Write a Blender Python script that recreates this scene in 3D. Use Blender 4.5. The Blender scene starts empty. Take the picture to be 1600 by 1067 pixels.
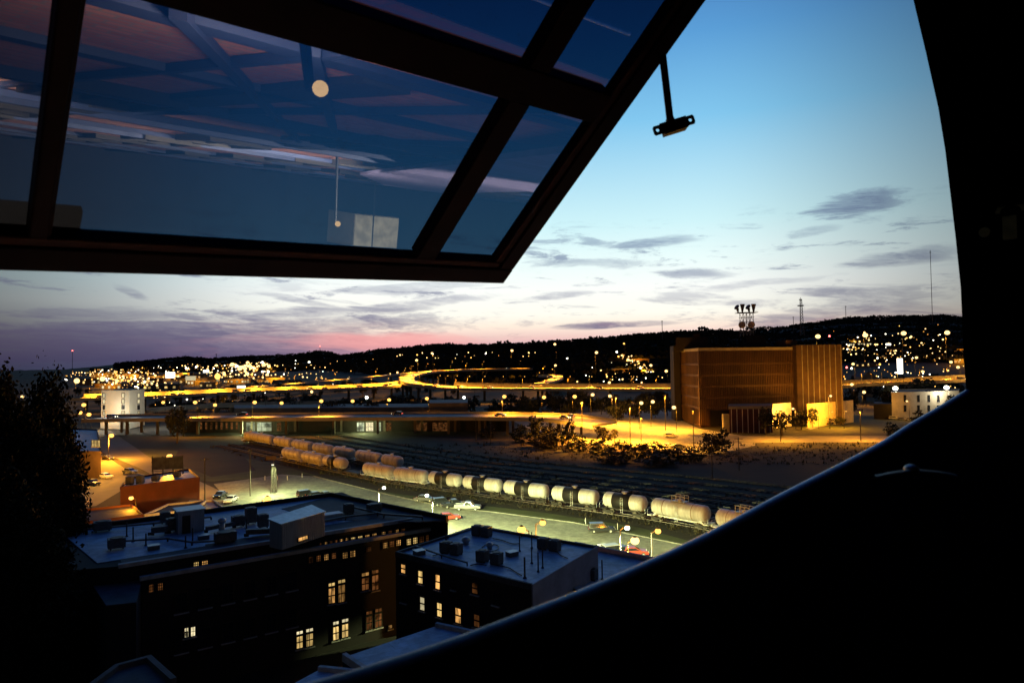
import bpy, bmesh, math, random
from mathutils import Vector, Matrix, noise as mnoise
from mathutils.geometry import tessellate_polygon
random.seed(7)
R = math.radians
sc = bpy.context.scene
COL = sc.collection

# ------------------------------------------------------------------ camera
H = 30.0
F = 1600 / 36 * 24
PITCH, ROLL = R(1.745), R(0.8)
fw = Vector((0, math.cos(PITCH), math.sin(PITCH)))
u0 = Vector((0, -math.sin(PITCH), math.cos(PITCH)))
r0 = Vector((1, 0, 0))
rt = r0 * math.cos(ROLL) - u0 * math.sin(ROLL)
up = u0 * math.cos(ROLL) + r0 * math.sin(ROLL)
CAM = Vector((0, 0, H))
cam_d = bpy.data.cameras.new('camera'); cam = bpy.data.objects.new('camera', cam_d); COL.objects.link(cam)
cam_d.lens = 24; cam_d.sensor_width = 36; cam_d.clip_start = 0.02; cam_d.clip_end = 60000
m = Matrix((rt, up, -fw)).transposed().to_4x4(); m.translation = CAM
cam.matrix_world = m
cam_d.dof.use_dof = True; cam_d.dof.focus_distance = 60; cam_d.dof.aperture_fstop = 9
sc.camera = cam

def ray(px, py):
    return fw + rt * ((px - 800) / F) + up * ((533.5 - py) / F)
def Q(px, py, z=0.0):
    d = ray(px, py); return CAM + d * ((z - H) / d.z)
def A(px, py, Y):
    d = ray(px, py); return CAM + d * (Y / d.y)
def XY(px, Y, py=600):
    return A(px, py, Y).xy
def onplane(px, py, n, P0):
    d = ray(px, py); return CAM + d * ((P0 - CAM).dot(n) / d.dot(n))

# ------------------------------------------------------------------ scene objects
def setp(o, label=None, cat=None, group=None, kind=None):
    if label: o['label'] = label
    if cat: o['category'] = cat
    if group: o['group'] = group
    if kind: o['kind'] = kind
    return o
def thing(name, label, cat, loc=(0, 0, 0), rz=0, group=None):
    o = bpy.data.objects.new(name, None); COL.objects.link(o)
    o.location = loc; o.rotation_euler = (0, 0, rz); o.empty_display_size = .5
    return setp(o, label, cat, group)
def dup(root, loc, rz, label=None, group=None, scale=None):
    r = root.copy(); COL.objects.link(r); r.location = loc; r.rotation_euler = (0, 0, rz)
    if scale: r.scale = scale
    if label: r['label'] = label
    if group: r['group'] = group
    for ch in list(root.children):
        c = ch.copy(); COL.objects.link(c); c.parent = r
        for g in list(ch.children):
            d = g.copy(); COL.objects.link(d); d.parent = c
    return r
def part_of(o, stem_):
    return [c for c in o.children if c.name.split('.')[0] == stem_]

class MB:
    def __init__(s): s.v = []; s.f = []; s.m = []
    def add(s, vs, fs, mi=0):
        b = len(s.v); s.v += [tuple(v) for v in vs]
        for f in fs: s.f.append(tuple(b + i for i in f)); s.m.append(mi)
        return s
    def obox(s, c, ax, ay, az, mi=0):
        c, ax, ay, az = Vector(c), Vector(ax), Vector(ay), Vector(az)
        vs = [c + ax * i + ay * j + az * k for k in (-1, 1) for j in (-1, 1) for i in (-1, 1)]
        fs = [(0, 2, 3, 1), (4, 5, 7, 6), (0, 1, 5, 4), (2, 6, 7, 3), (0, 4, 6, 2), (1, 3, 7, 5)]
        return s.add(vs, fs, mi)
    def box(s, c, size, rz=0, mi=0):
        cs, sn = math.cos(rz), math.sin(rz)
        return s.obox(c, (cs * size[0] / 2, sn * size[0] / 2, 0), (-sn * size[1] / 2, cs * size[1] / 2, 0), (0, 0, size[2] / 2), mi)
    def bar(s, p, q, w, h, mi=0, upv=(0, 0, 1)):
        p, q = Vector(p), Vector(q); d = (q - p); l = d.length
        if l < 1e-6: return s
        d.normalize(); sd = d.cross(Vector(upv))
        if sd.length < 1e-4: sd = d.cross(Vector((1, 0, 0)))
        sd.normalize(); u = sd.cross(d)
        return s.obox((p + q) / 2, d * l / 2, sd * w / 2, u * h / 2, mi)
    def tube(s, p, q, ra, rb=None, n=8, mi=0, caps=True):
        rb = ra if rb is None else rb
        p, q = Vector(p), Vector(q); d = (q - p).normalized()
        a = d.cross(Vector((0, 0, 1)))
        if a.length < 1e-3: a = Vector((1, 0, 0))
        a.normalize(); b = d.cross(a)
        vs = []
        for c, r in ((p, ra), (q, rb)):
            for i in range(n):
                t = 2 * math.pi * i / n; vs.append(c + a * math.cos(t) * r + b * math.sin(t) * r)
        fs = [(i, (i + 1) % n, n + (i + 1) % n, n + i) for i in range(n)]
        if caps: fs += [tuple(range(n))[::-1], tuple(range(n, 2 * n))]
        return s.add(vs, fs, mi)
    def lathe(s, prof, p, axis, n=16, mi=0):   # prof: list of (t along axis, radius)
        p = Vector(p); d = Vector(axis).normalized(); a = d.cross(Vector((0, 0, 1)))
        if a.length < 1e-3: a = Vector((1, 0, 0))
        a.normalize(); b = d.cross(a); vs = []; fs = []
        for t, r in prof:
            for i in range(n):
                w = 2 * math.pi * i / n; vs.append(p + d * t + a * math.cos(w) * r + b * math.sin(w) * r)
        for k in range(len(prof) - 1):
            for i in range(n):
                fs.append((k * n + i, k * n + (i + 1) % n, (k + 1) * n + (i + 1) % n, (k + 1) * n + i))
        fs += [tuple(range(n))[::-1], tuple(range((len(prof) - 1) * n, len(prof) * n))]
        return s.add(vs, fs, mi)
    def sphere(s, c, r, n=10, k=6, mi=0, sq=1.0):
        c = Vector(c); vs = [c + Vector((0, 0, -r * sq))]; fs = []
        for j in range(1, k):
            ph = math.pi * j / k - math.pi / 2
            for i in range(n):
                t = 2 * math.pi * i / n
                vs.append(c + Vector((r * math.cos(ph) * math.cos(t), r * math.cos(ph) * math.sin(t), r * sq * math.sin(ph))))
        vs.append(c + Vector((0, 0, r * sq))); L = len(vs) - 1
        for i in range(n): fs.append((0, 1 + (i + 1) % n, 1 + i)); fs.append((L, L - n + i, L - n + (i + 1) % n))
        for j in range(k - 2):
            for i in range(n):
                a = 1 + j * n + i; b = 1 + j * n + (i + 1) % n; fs.append((a, b, b + n, a + n))
        return s.add(vs, fs, mi)
    def prism(s, poly, z0, z1, mi=0, mtop=None):
        poly = [Vector((p[0], p[1])) for p in poly]
        ar = sum(poly[i].x * poly[(i + 1) % len(poly)].y - poly[(i + 1) % len(poly)].x * poly[i].y for i in range(len(poly)))
        if ar < 0: poly = poly[::-1]
        n = len(poly)
        vs = [(p.x, p.y, z0) for p in poly] + [(p.x, p.y, z1) for p in poly]
        s.add(vs, [(i, (i + 1) % n, n + (i + 1) % n, n + i) for i in range(n)] + [tuple(range(n))[::-1]], mi)
        return s.add(vs[n:], [tuple(range(n))], mi if mtop is None else mtop)
    def sheet(s, poly, z, mi=0):
        poly = [(p[0], p[1], z) for p in poly]
        ar = sum(poly[i][0] * poly[(i + 1) % len(poly)][1] - poly[(i + 1) % len(poly)][0] * poly[i][1] for i in range(len(poly)))
        if ar < 0: poly = poly[::-1]
        return s.add(poly, [tuple(range(len(poly)))], mi)
    def ribbon(s, pts, w, mi=0, depth=0, z=None):
        pts = [Vector(p) for p in pts]; n = len(pts); vs = []
        for i, p in enumerate(pts):
            d = (pts[min(i + 1, n - 1)] - pts[max(i - 1, 0)]); d.z = 0; d.normalize()
            sd = Vector((d.y, -d.x, 0)) * w / 2
            vs += [p - sd, p + sd]
        fs = [(2 * i, 2 * i + 1, 2 * i + 3, 2 * i + 2) for i in range(n - 1)]
        if depth:
            b = len(vs); vs += [v - Vector((0, 0, depth)) for v in vs]
            for i in range(n - 1):
                fs += [(2 * i, 2 * i + 2, b + 2 * i + 2, b + 2 * i), (2 * i + 1, b + 2 * i + 1, b + 2 * i + 3, 2 * i + 3), (b + 2 * i, b + 2 * i + 2, b + 2 * i + 3, b + 2 * i + 1)]
            fs += [(0, b, b + 1, 1), (2 * n - 2, 2 * n - 1, b + 2 * n - 1, b + 2 * n - 2)]
        return s.add(vs, fs, mi)
    def build(s, name, mats, parent=None, smooth=False, world=False):
        me = bpy.data.meshes.new(name); me.from_pydata(s.v, [], s.f)
        if not isinstance(mats, (list, tuple)): mats = [mats]
        for x in mats: me.materials.append(x)
        if len(mats) > 1: me.polygons.foreach_set('material_index', s.m)
        if smooth: me.polygons.foreach_set('use_smooth', [True] * len(me.polygons))
        me.update()
        o = bpy.data.objects.new(name, me); COL.objects.link(o)
        if parent:
            o.parent = parent
            if world:
                pm = Matrix.Translation(parent.location) @ Matrix.Rotation(parent.rotation_euler.z, 4, 'Z')
                o.matrix_parent_inverse = pm.inverted()
        return o

# ------------------------------------------------------------------ materials
def mat(name, col, rough=.8, metal=0, var=.25, scale=1.0, spec=.3, bump=0, col2=None, stretch=None, bscale=None, coat=0):
    m = bpy.data.materials.new(name); m.use_nodes = True; nt = m.node_tree; N = nt.nodes; L = nt.links
    p = N['Principled BSDF']
    p.inputs['Roughness'].default_value = rough; p.inputs['Metallic'].default_value = metal
    p.inputs['Specular IOR Level'].default_value = spec
    if coat: p.inputs['Coat Weight'].default_value = coat
    tc = N.new('ShaderNodeTexCoord'); mp = N.new('ShaderNodeMapping'); L.new(tc.outputs['Object'], mp.inputs['Vector'])
    if stretch: mp.inputs['Scale'].default_value = stretch
    n1 = N.new('ShaderNodeTexNoise'); n1.inputs['Scale'].default_value = scale; n1.inputs['Detail'].default_value = 7; n1.inputs['Roughness'].default_value = .65
    L.new(mp.outputs[0], n1.inputs['Vector'])
    mx = N.new('ShaderNodeMix'); mx.data_type = 'RGBA'
    rp = N.new('ShaderNodeMapRange'); rp.inputs[1].default_value = .32; rp.inputs[2].default_value = .68
    L.new(n1.outputs['Fac'], rp.inputs[0]); L.new(rp.outputs[0], mx.inputs[0])
    c2 = col2 if col2 else tuple(c * (1 - var) for c in col)
    c1 = col if col2 else tuple(min(1, c * (1 + var)) for c in col)
    mx.inputs[6].default_value = (*c2, 1); mx.inputs[7].default_value = (*c1, 1)
    L.new(mx.outputs[2], p.inputs['Base Color'])
    if bump:
        b = N.new('ShaderNodeBump'); b.inputs['Strength'].default_value = bump
        if bscale:
            n2 = N.new('ShaderNodeTexNoise'); n2.inputs['Scale'].default_value = bscale; n2.inputs['Detail'].default_value = 5
            L.new(mp.outputs[0], n2.inputs['Vector']); L.new(n2.outputs['Fac'], b.inputs['Height'])
        else: L.new(n1.outputs['Fac'], b.inputs['Height'])
        L.new(b.outputs[0], p.inputs['Normal'])
    return m
def emit(name, col, s, var=0, scale=1.0, sample=True, stretch=None):
    m = bpy.data.materials.new(name); m.use_nodes = True; nt = m.node_tree; N = nt.nodes; L = nt.links
    N.clear(); o = N.new('ShaderNodeOutputMaterial'); e = N.new('ShaderNodeEmission')
    e.inputs[0].default_value = (*col, 1); e.inputs[1].default_value = s; L.new(e.outputs[0], o.inputs[0])
    if var:
        tc = N.new('ShaderNodeTexCoord'); mp = N.new('ShaderNodeMapping'); L.new(tc.outputs['Object'], mp.inputs[0])
        if stretch: mp.inputs['Scale'].default_value = stretch
        n = N.new('ShaderNodeTexNoise'); n.inputs['Scale'].default_value = scale; n.inputs['Detail'].default_value = 4; L.new(mp.outputs[0], n.inputs['Vector'])
        r = N.new('ShaderNodeMapRange'); r.inputs[1].default_value = .35; r.inputs[2].default_value = .65
        r.inputs[3].default_value = s * (1 - var); r.inputs[4].default_value = s * (1 + var)
        L.new(n.outputs['Fac'], r.inputs[0])
        oi = N.new('ShaderNodeObjectInfo'); rr = N.new('ShaderNodeMapRange'); rr.inputs[3].default_value = .35; rr.inputs[4].default_value = 1.35; L.new(oi.outputs['Random'], rr.inputs[0])
        mm = N.new('ShaderNodeMath'); mm.operation = 'MULTIPLY'; L.new(r.outputs[0], mm.inputs[0]); L.new(rr.outputs[0], mm.inputs[1]); L.new(mm.outputs[0], e.inputs[1])
    if not sample: m.cycles.emission_sampling = 'NONE'
    return m
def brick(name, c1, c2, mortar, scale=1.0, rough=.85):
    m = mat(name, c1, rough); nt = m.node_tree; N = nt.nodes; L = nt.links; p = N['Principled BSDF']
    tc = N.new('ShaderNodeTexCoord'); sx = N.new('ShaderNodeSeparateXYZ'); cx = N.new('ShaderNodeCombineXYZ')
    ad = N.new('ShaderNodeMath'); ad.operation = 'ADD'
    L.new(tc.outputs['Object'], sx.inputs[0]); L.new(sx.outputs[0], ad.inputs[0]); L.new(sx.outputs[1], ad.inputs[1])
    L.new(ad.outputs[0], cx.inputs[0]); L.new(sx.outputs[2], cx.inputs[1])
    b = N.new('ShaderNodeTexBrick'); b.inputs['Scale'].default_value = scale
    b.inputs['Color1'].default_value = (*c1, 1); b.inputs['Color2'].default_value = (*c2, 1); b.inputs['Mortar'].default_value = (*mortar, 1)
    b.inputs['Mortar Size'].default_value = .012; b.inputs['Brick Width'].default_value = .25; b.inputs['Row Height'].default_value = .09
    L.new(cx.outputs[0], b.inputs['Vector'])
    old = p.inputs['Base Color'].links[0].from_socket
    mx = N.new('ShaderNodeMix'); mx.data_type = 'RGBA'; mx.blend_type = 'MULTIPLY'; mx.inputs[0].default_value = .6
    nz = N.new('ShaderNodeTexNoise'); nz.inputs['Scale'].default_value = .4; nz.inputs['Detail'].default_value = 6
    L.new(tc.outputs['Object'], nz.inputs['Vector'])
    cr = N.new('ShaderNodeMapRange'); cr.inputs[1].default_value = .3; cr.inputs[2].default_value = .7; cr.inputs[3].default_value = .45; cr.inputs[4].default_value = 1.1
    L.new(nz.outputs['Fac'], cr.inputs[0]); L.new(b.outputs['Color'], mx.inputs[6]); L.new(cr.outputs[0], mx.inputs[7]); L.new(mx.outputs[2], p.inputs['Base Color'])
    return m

M = {}
M['ground'] = mat('ground_soil', (.015, .012, .007), .95, var=.4, scale=.06, bump=.2, bscale=.5, col2=(.004, .004, .003))
M['lot'] = mat('lot_concrete', (.28, .28, .22), .85, scale=.09, col2=(.13, .13, .115), bump=.06, bscale=3)
M['asphalt'] = mat('asphalt', (.03, .028, .027), .8, scale=.15, col2=(.016, .015, .015), bump=.08, bscale=4)
M['road'] = mat('road_concrete', (.12, .11, .095), .8, scale=.08, col2=(.07, .065, .055))
M['deck'] = mat('deck_concrete', (.33, .31, .27), .8, scale=.1, col2=(.22, .21, .18))
M['deck_dark'] = mat('deck_girder', (.1, .085, .07), .85, scale=.2, var=.4)
M['grass'] = mat('mown_grass', (.055, .065, .022), .95, scale=.25, col2=(.026, .032, .012), bump=.4, bscale=6)
M['ballast'] = mat('rail_ballast', (.018, .013, .010), .95, scale=.12, col2=(.006, .005, .004), bump=.4, bscale=5)
M['dirt'] = mat('dry_dirt', (.026, .014, .007), .95, scale=.07, col2=(.008, .005, .003), bump=.3, bscale=2)
M['rail'] = mat('rail_steel', (.10, .085, .07), .5, .8, var=.5)
M['tie'] = mat('tie_wood', (.035, .03, .026), .9, scale=3)
M['roofblue'] = mat('roof_membrane', (.42, .53, .68), .55, scale=.3, col2=(.27, .34, .44), bump=.1, bscale=3)  # blue of the sky light is tinted into the base colour
M['roofdark'] = mat('roof_tar', (.07, .075, .085), .8, scale=.5, col2=(.04, .042, .05), bump=.1, bscale=4)
M['coping'] = mat('coping_stone', (.33, .31, .30), .7, scale=1.5)
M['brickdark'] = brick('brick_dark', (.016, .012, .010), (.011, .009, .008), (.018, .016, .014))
M['brickred'] = brick('brick_red', (.13, .03, .018), (.10, .024, .015), (.08, .05, .04))
M['brickbrown'] = brick('brick_brown', (.10, .052, .028), (.08, .042, .022), (.09, .07, .05))
M['cream'] = mat('cream_render', (.34, .33, .28), .8, scale=.2, var=.1)
M['white'] = mat('white_paint', (.66, .64, .6), .5, scale=.5, var=.12)
M['pale'] = mat('pale_siding', (.27, .24, .18), .8, scale=.4, var=.2)
M['metalsh'] = mat('shed_metal', (.3, .31, .33), .5, .3, scale=1, var=.2, stretch=(6, 6, .5))
M['steel'] = mat('galvanised_steel', (.35, .36, .37), .45, .7, scale=2)
M['pole'] = mat('pole_grey', (.3, .29, .28), .6, .3, scale=2)
M['poledark'] = mat('pole_dark', (.045, .04, .035), .8, scale=2)
M['black'] = mat('black_metal', (.012, .012, .013), .5, .2)
M['frame'] = mat('sash_paint', (.014, .008, .006), .55, scale=9, var=.5, bump=.15, bscale=60, spec=.2)
M['sashtop'] = mat('sash_bead', (.045, .02, .010), .5, scale=12, var=.6, bump=.2, bscale=80)
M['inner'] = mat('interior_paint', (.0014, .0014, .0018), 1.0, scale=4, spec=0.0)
M['nosing_highlight'] = mat('sill_highlight', (.5, .56, .64), .42, .2, scale=30, var=.35, bump=.25, bscale=120, spec=.4)  # sky highlight put into the colour: sill edge far paler than the sill
M['brass'] = mat('worn_brass', (.5, .3, .1), .4, .8, scale=20, var=.4)
M['ac'] = mat('ac_housing', (.1, .1, .1), .6, .3, scale=3, var=.3)
M['acfan'] = mat('ac_grille', (.03, .03, .032), .6, .4)
M['tank'] = mat('tank_white', (.66, .64, .60), .45, scale=1.1, col2=(.42, .39, .34), stretch=(1.6, .5, .35), bump=.03)
M['tankband'] = mat('tank_black', (.012, .011, .011), .6, scale=1)
M['rust'] = mat('rust_streak', (.2, .1, .04), .8, scale=2, var=.5)
M['truck'] = mat('bogie_steel', (.03, .027, .025), .7, .3, scale=3)
M['tyre'] = mat('tyre_rubber', (.015, .015, .015), .9)
M['carglass'] = mat('car_glass', (.012, .014, .016), .08, spec=.6)
M['carw'] = mat('car_white', (.6, .6, .58), .25, coat=.5, var=.05)
M['cars'] = mat('car_silver', (.35, .36, .37), .3, .5, coat=.5, var=.05)
M['card'] = mat('car_dark', (.02, .022, .027), .25, coat=.6, var=.1)
M['carg'] = mat('car_grey', (.1, .1, .1), .28, .3, coat=.5, var=.1)
M['carr'] = mat('car_red', (.22, .03, .02), .28, coat=.5, var=.1)
M['carb'] = mat('car_blue', (.03, .05, .1), .28, coat=.5, var=.1)
M['leafd'] = mat('leaf_dark', (.02, .022, .008), .8, scale=.6, col2=(.008, .010, .005))
M['leafm'] = mat('leaf_mid', (.04, .03, .010), .8, scale=.6, col2=(.012, .011, .005))
M['leafb'] = mat('leaf_shade_tree', (.012, .012, .006), .9, scale=.6, spec=.05)
M['depot'] = mat('depot_cladding', (.10, .085, .085), .8, scale=.3)
M['bark'] = mat('tree_bark', (.06, .045, .03), .95, scale=4)
M['ribmetal'] = mat('facade_rib', (.10, .055, .030), .65, .1, scale=.12, var=.45, stretch=(1, 1, .5))
M['ribband'] = mat('facade_band', (.05, .024, .013), .65, .1, scale=.2, var=.2)
M['facglass'] = mat('facade_glass', (.07, .036, .016), .4, .1, scale=.3, var=.5, stretch=(1, 1, .3))
M['slab'] = mat('dark_slab', (.015, .011, .01), .8)
M['horn'] = mat('horn_metal', (.12, .1, .1), .6, .4)
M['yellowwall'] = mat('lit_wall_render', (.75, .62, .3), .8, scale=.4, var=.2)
M['drum'] = mat('dish_drum', (.4, .3, .27), .6, scale=1)
M['headlight'] = emit('headlight', (1, .86, .55), 14, sample=False)
M['taillight'] = emit('taillight', (1, .08, .02), 5, sample=False)
M['na'] = emit('lamp_sodium', (1, .50, .10), 2.6, sample=False)
M['warm'] = emit('lamp_warm', (1, .62, .22), 2.8, sample=False)
M['dimna'] = emit('lamp_dim_amber', (1, .42, .08), .75, sample=False)
M['wht'] = emit('lamp_white', (1, .93, .72), 6, sample=False)
M['grn'] = emit('lamp_greenish', (.9, 1, .8), 8, sample=False)
M['redlamp'] = emit('lamp_red', (1, .12, .1), 8, sample=False)
M['signw'] = emit('sign_lit', (1, .93, .78), 3.2, sample=False)
M['winA'] = emit('window_lit_amber', (1, .5, .14), .62, .85, 1.0, sample=False, stretch=(2.2, 2.2, .7))
M['winB'] = emit('window_lit_yellow', (1, .66, .22), .95, .6, 1.2, sample=False, stretch=(2.5, 2.5, .6))
M['winD'] = emit('window_dim', (1, .36, .1), .10, .9, 1.2, sample=False)
M['winP'] = emit('window_pale', (1, .86, .5), .8, .25, 2, sample=False)
M['winG'] = emit('workshop_light', (.9, 1, .62), .5, .8, .35, sample=False)
M['mullion'] = mat('window_frame_paint', (.02, .016, .012), .7)
M['blank'] = mat('window_unlit', (.012, .014, .018), .15, spec=.5)

def add_seams(m, rot, w, h, dark=.62):
    nt = m.node_tree; N = nt.nodes; L = nt.links; p = N['Principled BSDF']; old = p.inputs['Base Color'].links[0].from_socket
    tc = N.new('ShaderNodeTexCoord'); mp = N.new('ShaderNodeMapping'); mp.inputs['Rotation'].default_value[2] = rot; L.new(tc.outputs['Object'], mp.inputs[0])
    b = N.new('ShaderNodeTexBrick'); b.inputs['Scale'].default_value = 1; b.inputs['Brick Width'].default_value = w; b.inputs['Row Height'].default_value = h; b.inputs['Mortar Size'].default_value = .035; b.inputs['Mortar Smooth'].default_value = .4
    b.inputs['Color1'].default_value = (1, 1, 1, 1); b.inputs['Color2'].default_value = (.86, .87, .9, 1); b.inputs['Mortar'].default_value = (dark, dark, dark, 1); L.new(mp.outputs[0], b.inputs['Vector'])
    n = N.new('ShaderNodeTexNoise'); n.inputs['Scale'].default_value = .9; n.inputs['Detail'].default_value = 9; n.inputs['Roughness'].default_value = .7; L.new(tc.outputs['Object'], n.inputs['Vector'])
    r = N.new('ShaderNodeMapRange'); r.inputs[1].default_value = .42; r.inputs[2].default_value = .6; r.inputs[3].default_value = .6; r.inputs[4].default_value = 1.08; L.new(n.outputs['Fac'], r.inputs[0])
    a = N.new('ShaderNodeMix'); a.data_type = 'RGBA'; a.blend_type = 'MULTIPLY'; a.inputs[0].default_value = 1; L.new(old, a.inputs[6]); L.new(b.outputs['Color'], a.inputs[7])
    c = N.new('ShaderNodeMix'); c.data_type = 'RGBA'; c.blend_type = 'MULTIPLY'; c.inputs[0].default_value = .8; L.new(a.outputs[2], c.inputs[6]); L.new(r.outputs[0], c.inputs[7])
    L.new(c.outputs[2], p.inputs['Base Color'])
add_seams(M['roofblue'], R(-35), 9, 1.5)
add_seams(M['lot'], R(20), 14, 6, .7)
add_seams(M['roofdark'], R(-35), 7, 1.0, .7)
def glass_mat():
    m = bpy.data.materials.new('tinted_window_glass'); m.use_nodes = True; nt = m.node_tree; N = nt.nodes; L = nt.links
    N.clear(); o = N.new('ShaderNodeOutputMaterial'); mx = N.new('ShaderNodeMixShader'); t = N.new('ShaderNodeBsdfTransparent'); g = N.new('ShaderNodeBsdfGlossy')
    t.inputs[0].default_value = (.02, .058, .115, 1); g.inputs['Roughness'].default_value = .012; g.inputs[0].default_value = (.85, .85, .95, 1)
    mx.inputs[0].default_value = .22
    df = N.new('ShaderNodeBsdfDiffuse'); df.inputs[0].default_value = (.3, .24, .16, 1)
    m2 = N.new('ShaderNodeMixShader'); tc = N.new('ShaderNodeTexCoord')
    n1 = N.new('ShaderNodeTexNoise'); n1.inputs['Scale'].default_value = 26; n1.inputs['Detail'].default_value = 9; n1.inputs['Roughness'].default_value = .8
    n2 = N.new('ShaderNodeTexNoise'); n2.inputs['Scale'].default_value = 2.2
    L.new(tc.outputs['Object'], n1.inputs[0]); L.new(tc.outputs['Object'], n2.inputs[0])
    a = N.new('ShaderNodeMapRange'); a.inputs[1].default_value = .52; a.inputs[2].default_value = .8; a.inputs[3].default_value = 0; a.inputs[4].default_value = .22
    b = N.new('ShaderNodeMapRange'); b.inputs[1].default_value = .4; b.inputs[2].default_value = .7
    mu = N.new('ShaderNodeMath'); mu.operation = 'MULTIPLY'
    L.new(n1.outputs['Fac'], a.inputs[0]); L.new(n2.outputs['Fac'], b.inputs[0]); L.new(a.outputs[0], mu.inputs[0]); L.new(b.outputs[0], mu.inputs[1])
    L.new(t.outputs[0], mx.inputs[1]); L.new(g.outputs[0], mx.inputs[2]); L.new(mu.outputs[0], m2.inputs[0]); L.new(mx.outputs[0], m2.inputs[1]); L.new(df.outputs[0], m2.inputs[2])
    L.new(m2.outputs[0], o.inputs[0]); return m
M['glass'] = glass_mat()

# ------------------------------------------------------------------ world: dusk sky
def azel(px, py):
    d = ray(px, py).normalized(); return math.degrees(math.atan2(d.x, d.y)), math.degrees(math.asin(d.z))
def make_world():
    w = bpy.data.worlds.new('World'); sc.world = w; w.use_nodes = True
    nt = w.node_tree; N = nt.nodes; L = nt.links; N.clear()
    out = N.new('ShaderNodeOutputWorld'); bg = N.new('ShaderNodeBackground'); L.new(bg.outputs[0], out.inputs[0])
    def sock(x, i, n):
        if isinstance(x, (int, float)): n.inputs[i].default_value = x
        else: L.new(x, n.inputs[i])
    def mth(op, a, b=None, c=None, clamp=False):
        n = N.new('ShaderNodeMath'); n.operation = op; n.use_clamp = clamp; sock(a, 0, n)
        if b is not None: sock(b, 1, n)
        if c is not None: sock(c, 2, n)
        return n.outputs[0]
    def rng(x, a, b, c=0, d=1, smooth=False):
        n = N.new('ShaderNodeMapRange'); n.inputs[1].default_value = a; n.inputs[2].default_value = b; n.inputs[3].default_value = c; n.inputs[4].default_value = d
        if smooth: n.interpolation_type = 'SMOOTHSTEP'
        L.new(x, n.inputs[0]); return n.outputs[0]
    def mixc(f, a, b, bt='MIX'):
        n = N.new('ShaderNodeMix'); n.data_type = 'RGBA'; n.blend_type = bt; sock(f, 0, n)
        for x, i in ((a, 6), (b, 7)):
            if isinstance(x, tuple): n.inputs[i].default_value = (*x, 1)
            else: L.new(x, n.inputs[i])
        return n.outputs[2]
    def ramp(x, stops):
        n = N.new('ShaderNodeValToRGB'); cr = n.color_ramp
        while len(cr.elements) < len(stops): cr.elements.new(.5)
        for e, (p, c) in zip(cr.elements, stops): e.position = p; e.color = (*c, 1)
        L.new(x, n.inputs[0]); return n.outputs[0]
    tc = N.new('ShaderNodeTexCoord'); sx = N.new('ShaderNodeSeparateXYZ'); L.new(tc.outputs['Generated'], sx.inputs[0])
    X, Y, Z = sx.outputs
    az = mth('MULTIPLY', mth('ARCTAN2', X, Y), 57.2958); el = mth('MULTIPLY', mth('ARCSINE', Z), 57.2958)
    e01 = mth('DIVIDE', el, 60, clamp=True)
    base = ramp(e01, [(0, (.30, .18, .31)), (.018, (.58, .32, .40)), (.033, (.86, .58, .55)), (.05, (1.0, .86, .73)), (.066, (1.0, .99, .89)), (.10, (.97, 1.0, .97)), (.135, (.84, .99, .98)), (.187, (.62, .90, .95)),
                      (.32, (.22, .57, .86)), (.42, (.10, .34, .68)), (.5, (.06, .20, .50)), (.6, (.022, .11, .42)), (1, (.008, .075, .44))])
    cool = ramp(e01, [(0, (.10, .11, .22)), (.03, (.17, .18, .30)), (.055, (.37, .40, .46)), (.08, (.56, .63, .66)), (.105, (.54, .69, .74)), (.16, (.43, .63, .72)), (.25, (.27, .47, .64)), (.38, (.11, .27, .50)), (.5, (.045, .14, .36)), (.65, (.015, .09, .34)), (1, (.007, .06, .34))])
    # sunset glow: warm part is centred a little right of straight ahead
    ga = mth('SUBTRACT', az, rng(el, 1.0, 5.0, 8.0, 0.5, True)); gl = rng(ga, -38, -13, 0, 1, True); gr = rng(ga, 16, 44, 1, .25, True)
    glow = mth('MULTIPLY', gl, gr)
    clear = mixc(glow, cool, base)
    dimL = rng(az, -45, -17, .22, 1, True); dimR = rng(az, 14, 42, 1, .34, True)
    clear = mixc(1.0, clear, mth('MULTIPLY', dimL, dimR), 'MULTIPLY')
    # ---- clouds in direction space
    vec = N.new('ShaderNodeCombineXYZ'); L.new(mth('MULTIPLY', az, .055), vec.inputs[0])
    L.new(mth('ADD', mth('MULTIPLY', el, .34), mth('MULTIPLY', az, .012)), vec.inputs[1])
    def noise(scale, det, rough=.6, dist=0.0, off=0):
        n = N.new('ShaderNodeTexNoise'); n.inputs['Scale'].default_value = scale; n.inputs['Detail'].default_value = det; n.inputs['Roughness'].default_value = rough; n.inputs['Distortion'].default_value = dist
        if off:
            v = N.new('ShaderNodeVectorMath'); v.operation = 'ADD'; L.new(vec.outputs[0], v.inputs[0]); v.inputs[1].default_value = (off, off * .7, off * .3); L.new(v.outputs[0], n.inputs['Vector'])
        else: L.new(vec.outputs[0], n.inputs['Vector'])
        return n.outputs['Fac']
    nA = noise(1.7, 8, .62, .6); nB = noise(3.4, 9, .68, .4, 5.3); nC = noise(2.3, 6, .6, .3, 11.0)
    dens = mth('MULTIPLY', rng(nA, .545, .66, 0, 1, True), rng(el, 1.2, 9, .9, 0, True))
    dens = mth('MULTIPLY', dens, rng(el, -.5, 2.0, .3, 1))
    wisps = mth('MULTIPLY', mth('MULTIPLY', rng(nB, .53, .68, 0, .85, True), rng(el, 2, 6, .2, 1, True)), rng(el, 8.5, 13, 1, 0, True))
    dens = mth('MAXIMUM', dens, wisps)
    dA = mth('MULTIPLY', mth('SUBTRACT', nB, .5), 1.0); dE = mth('MULTIPLY', mth('SUBTRACT', nA, .5), 1.0)
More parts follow.
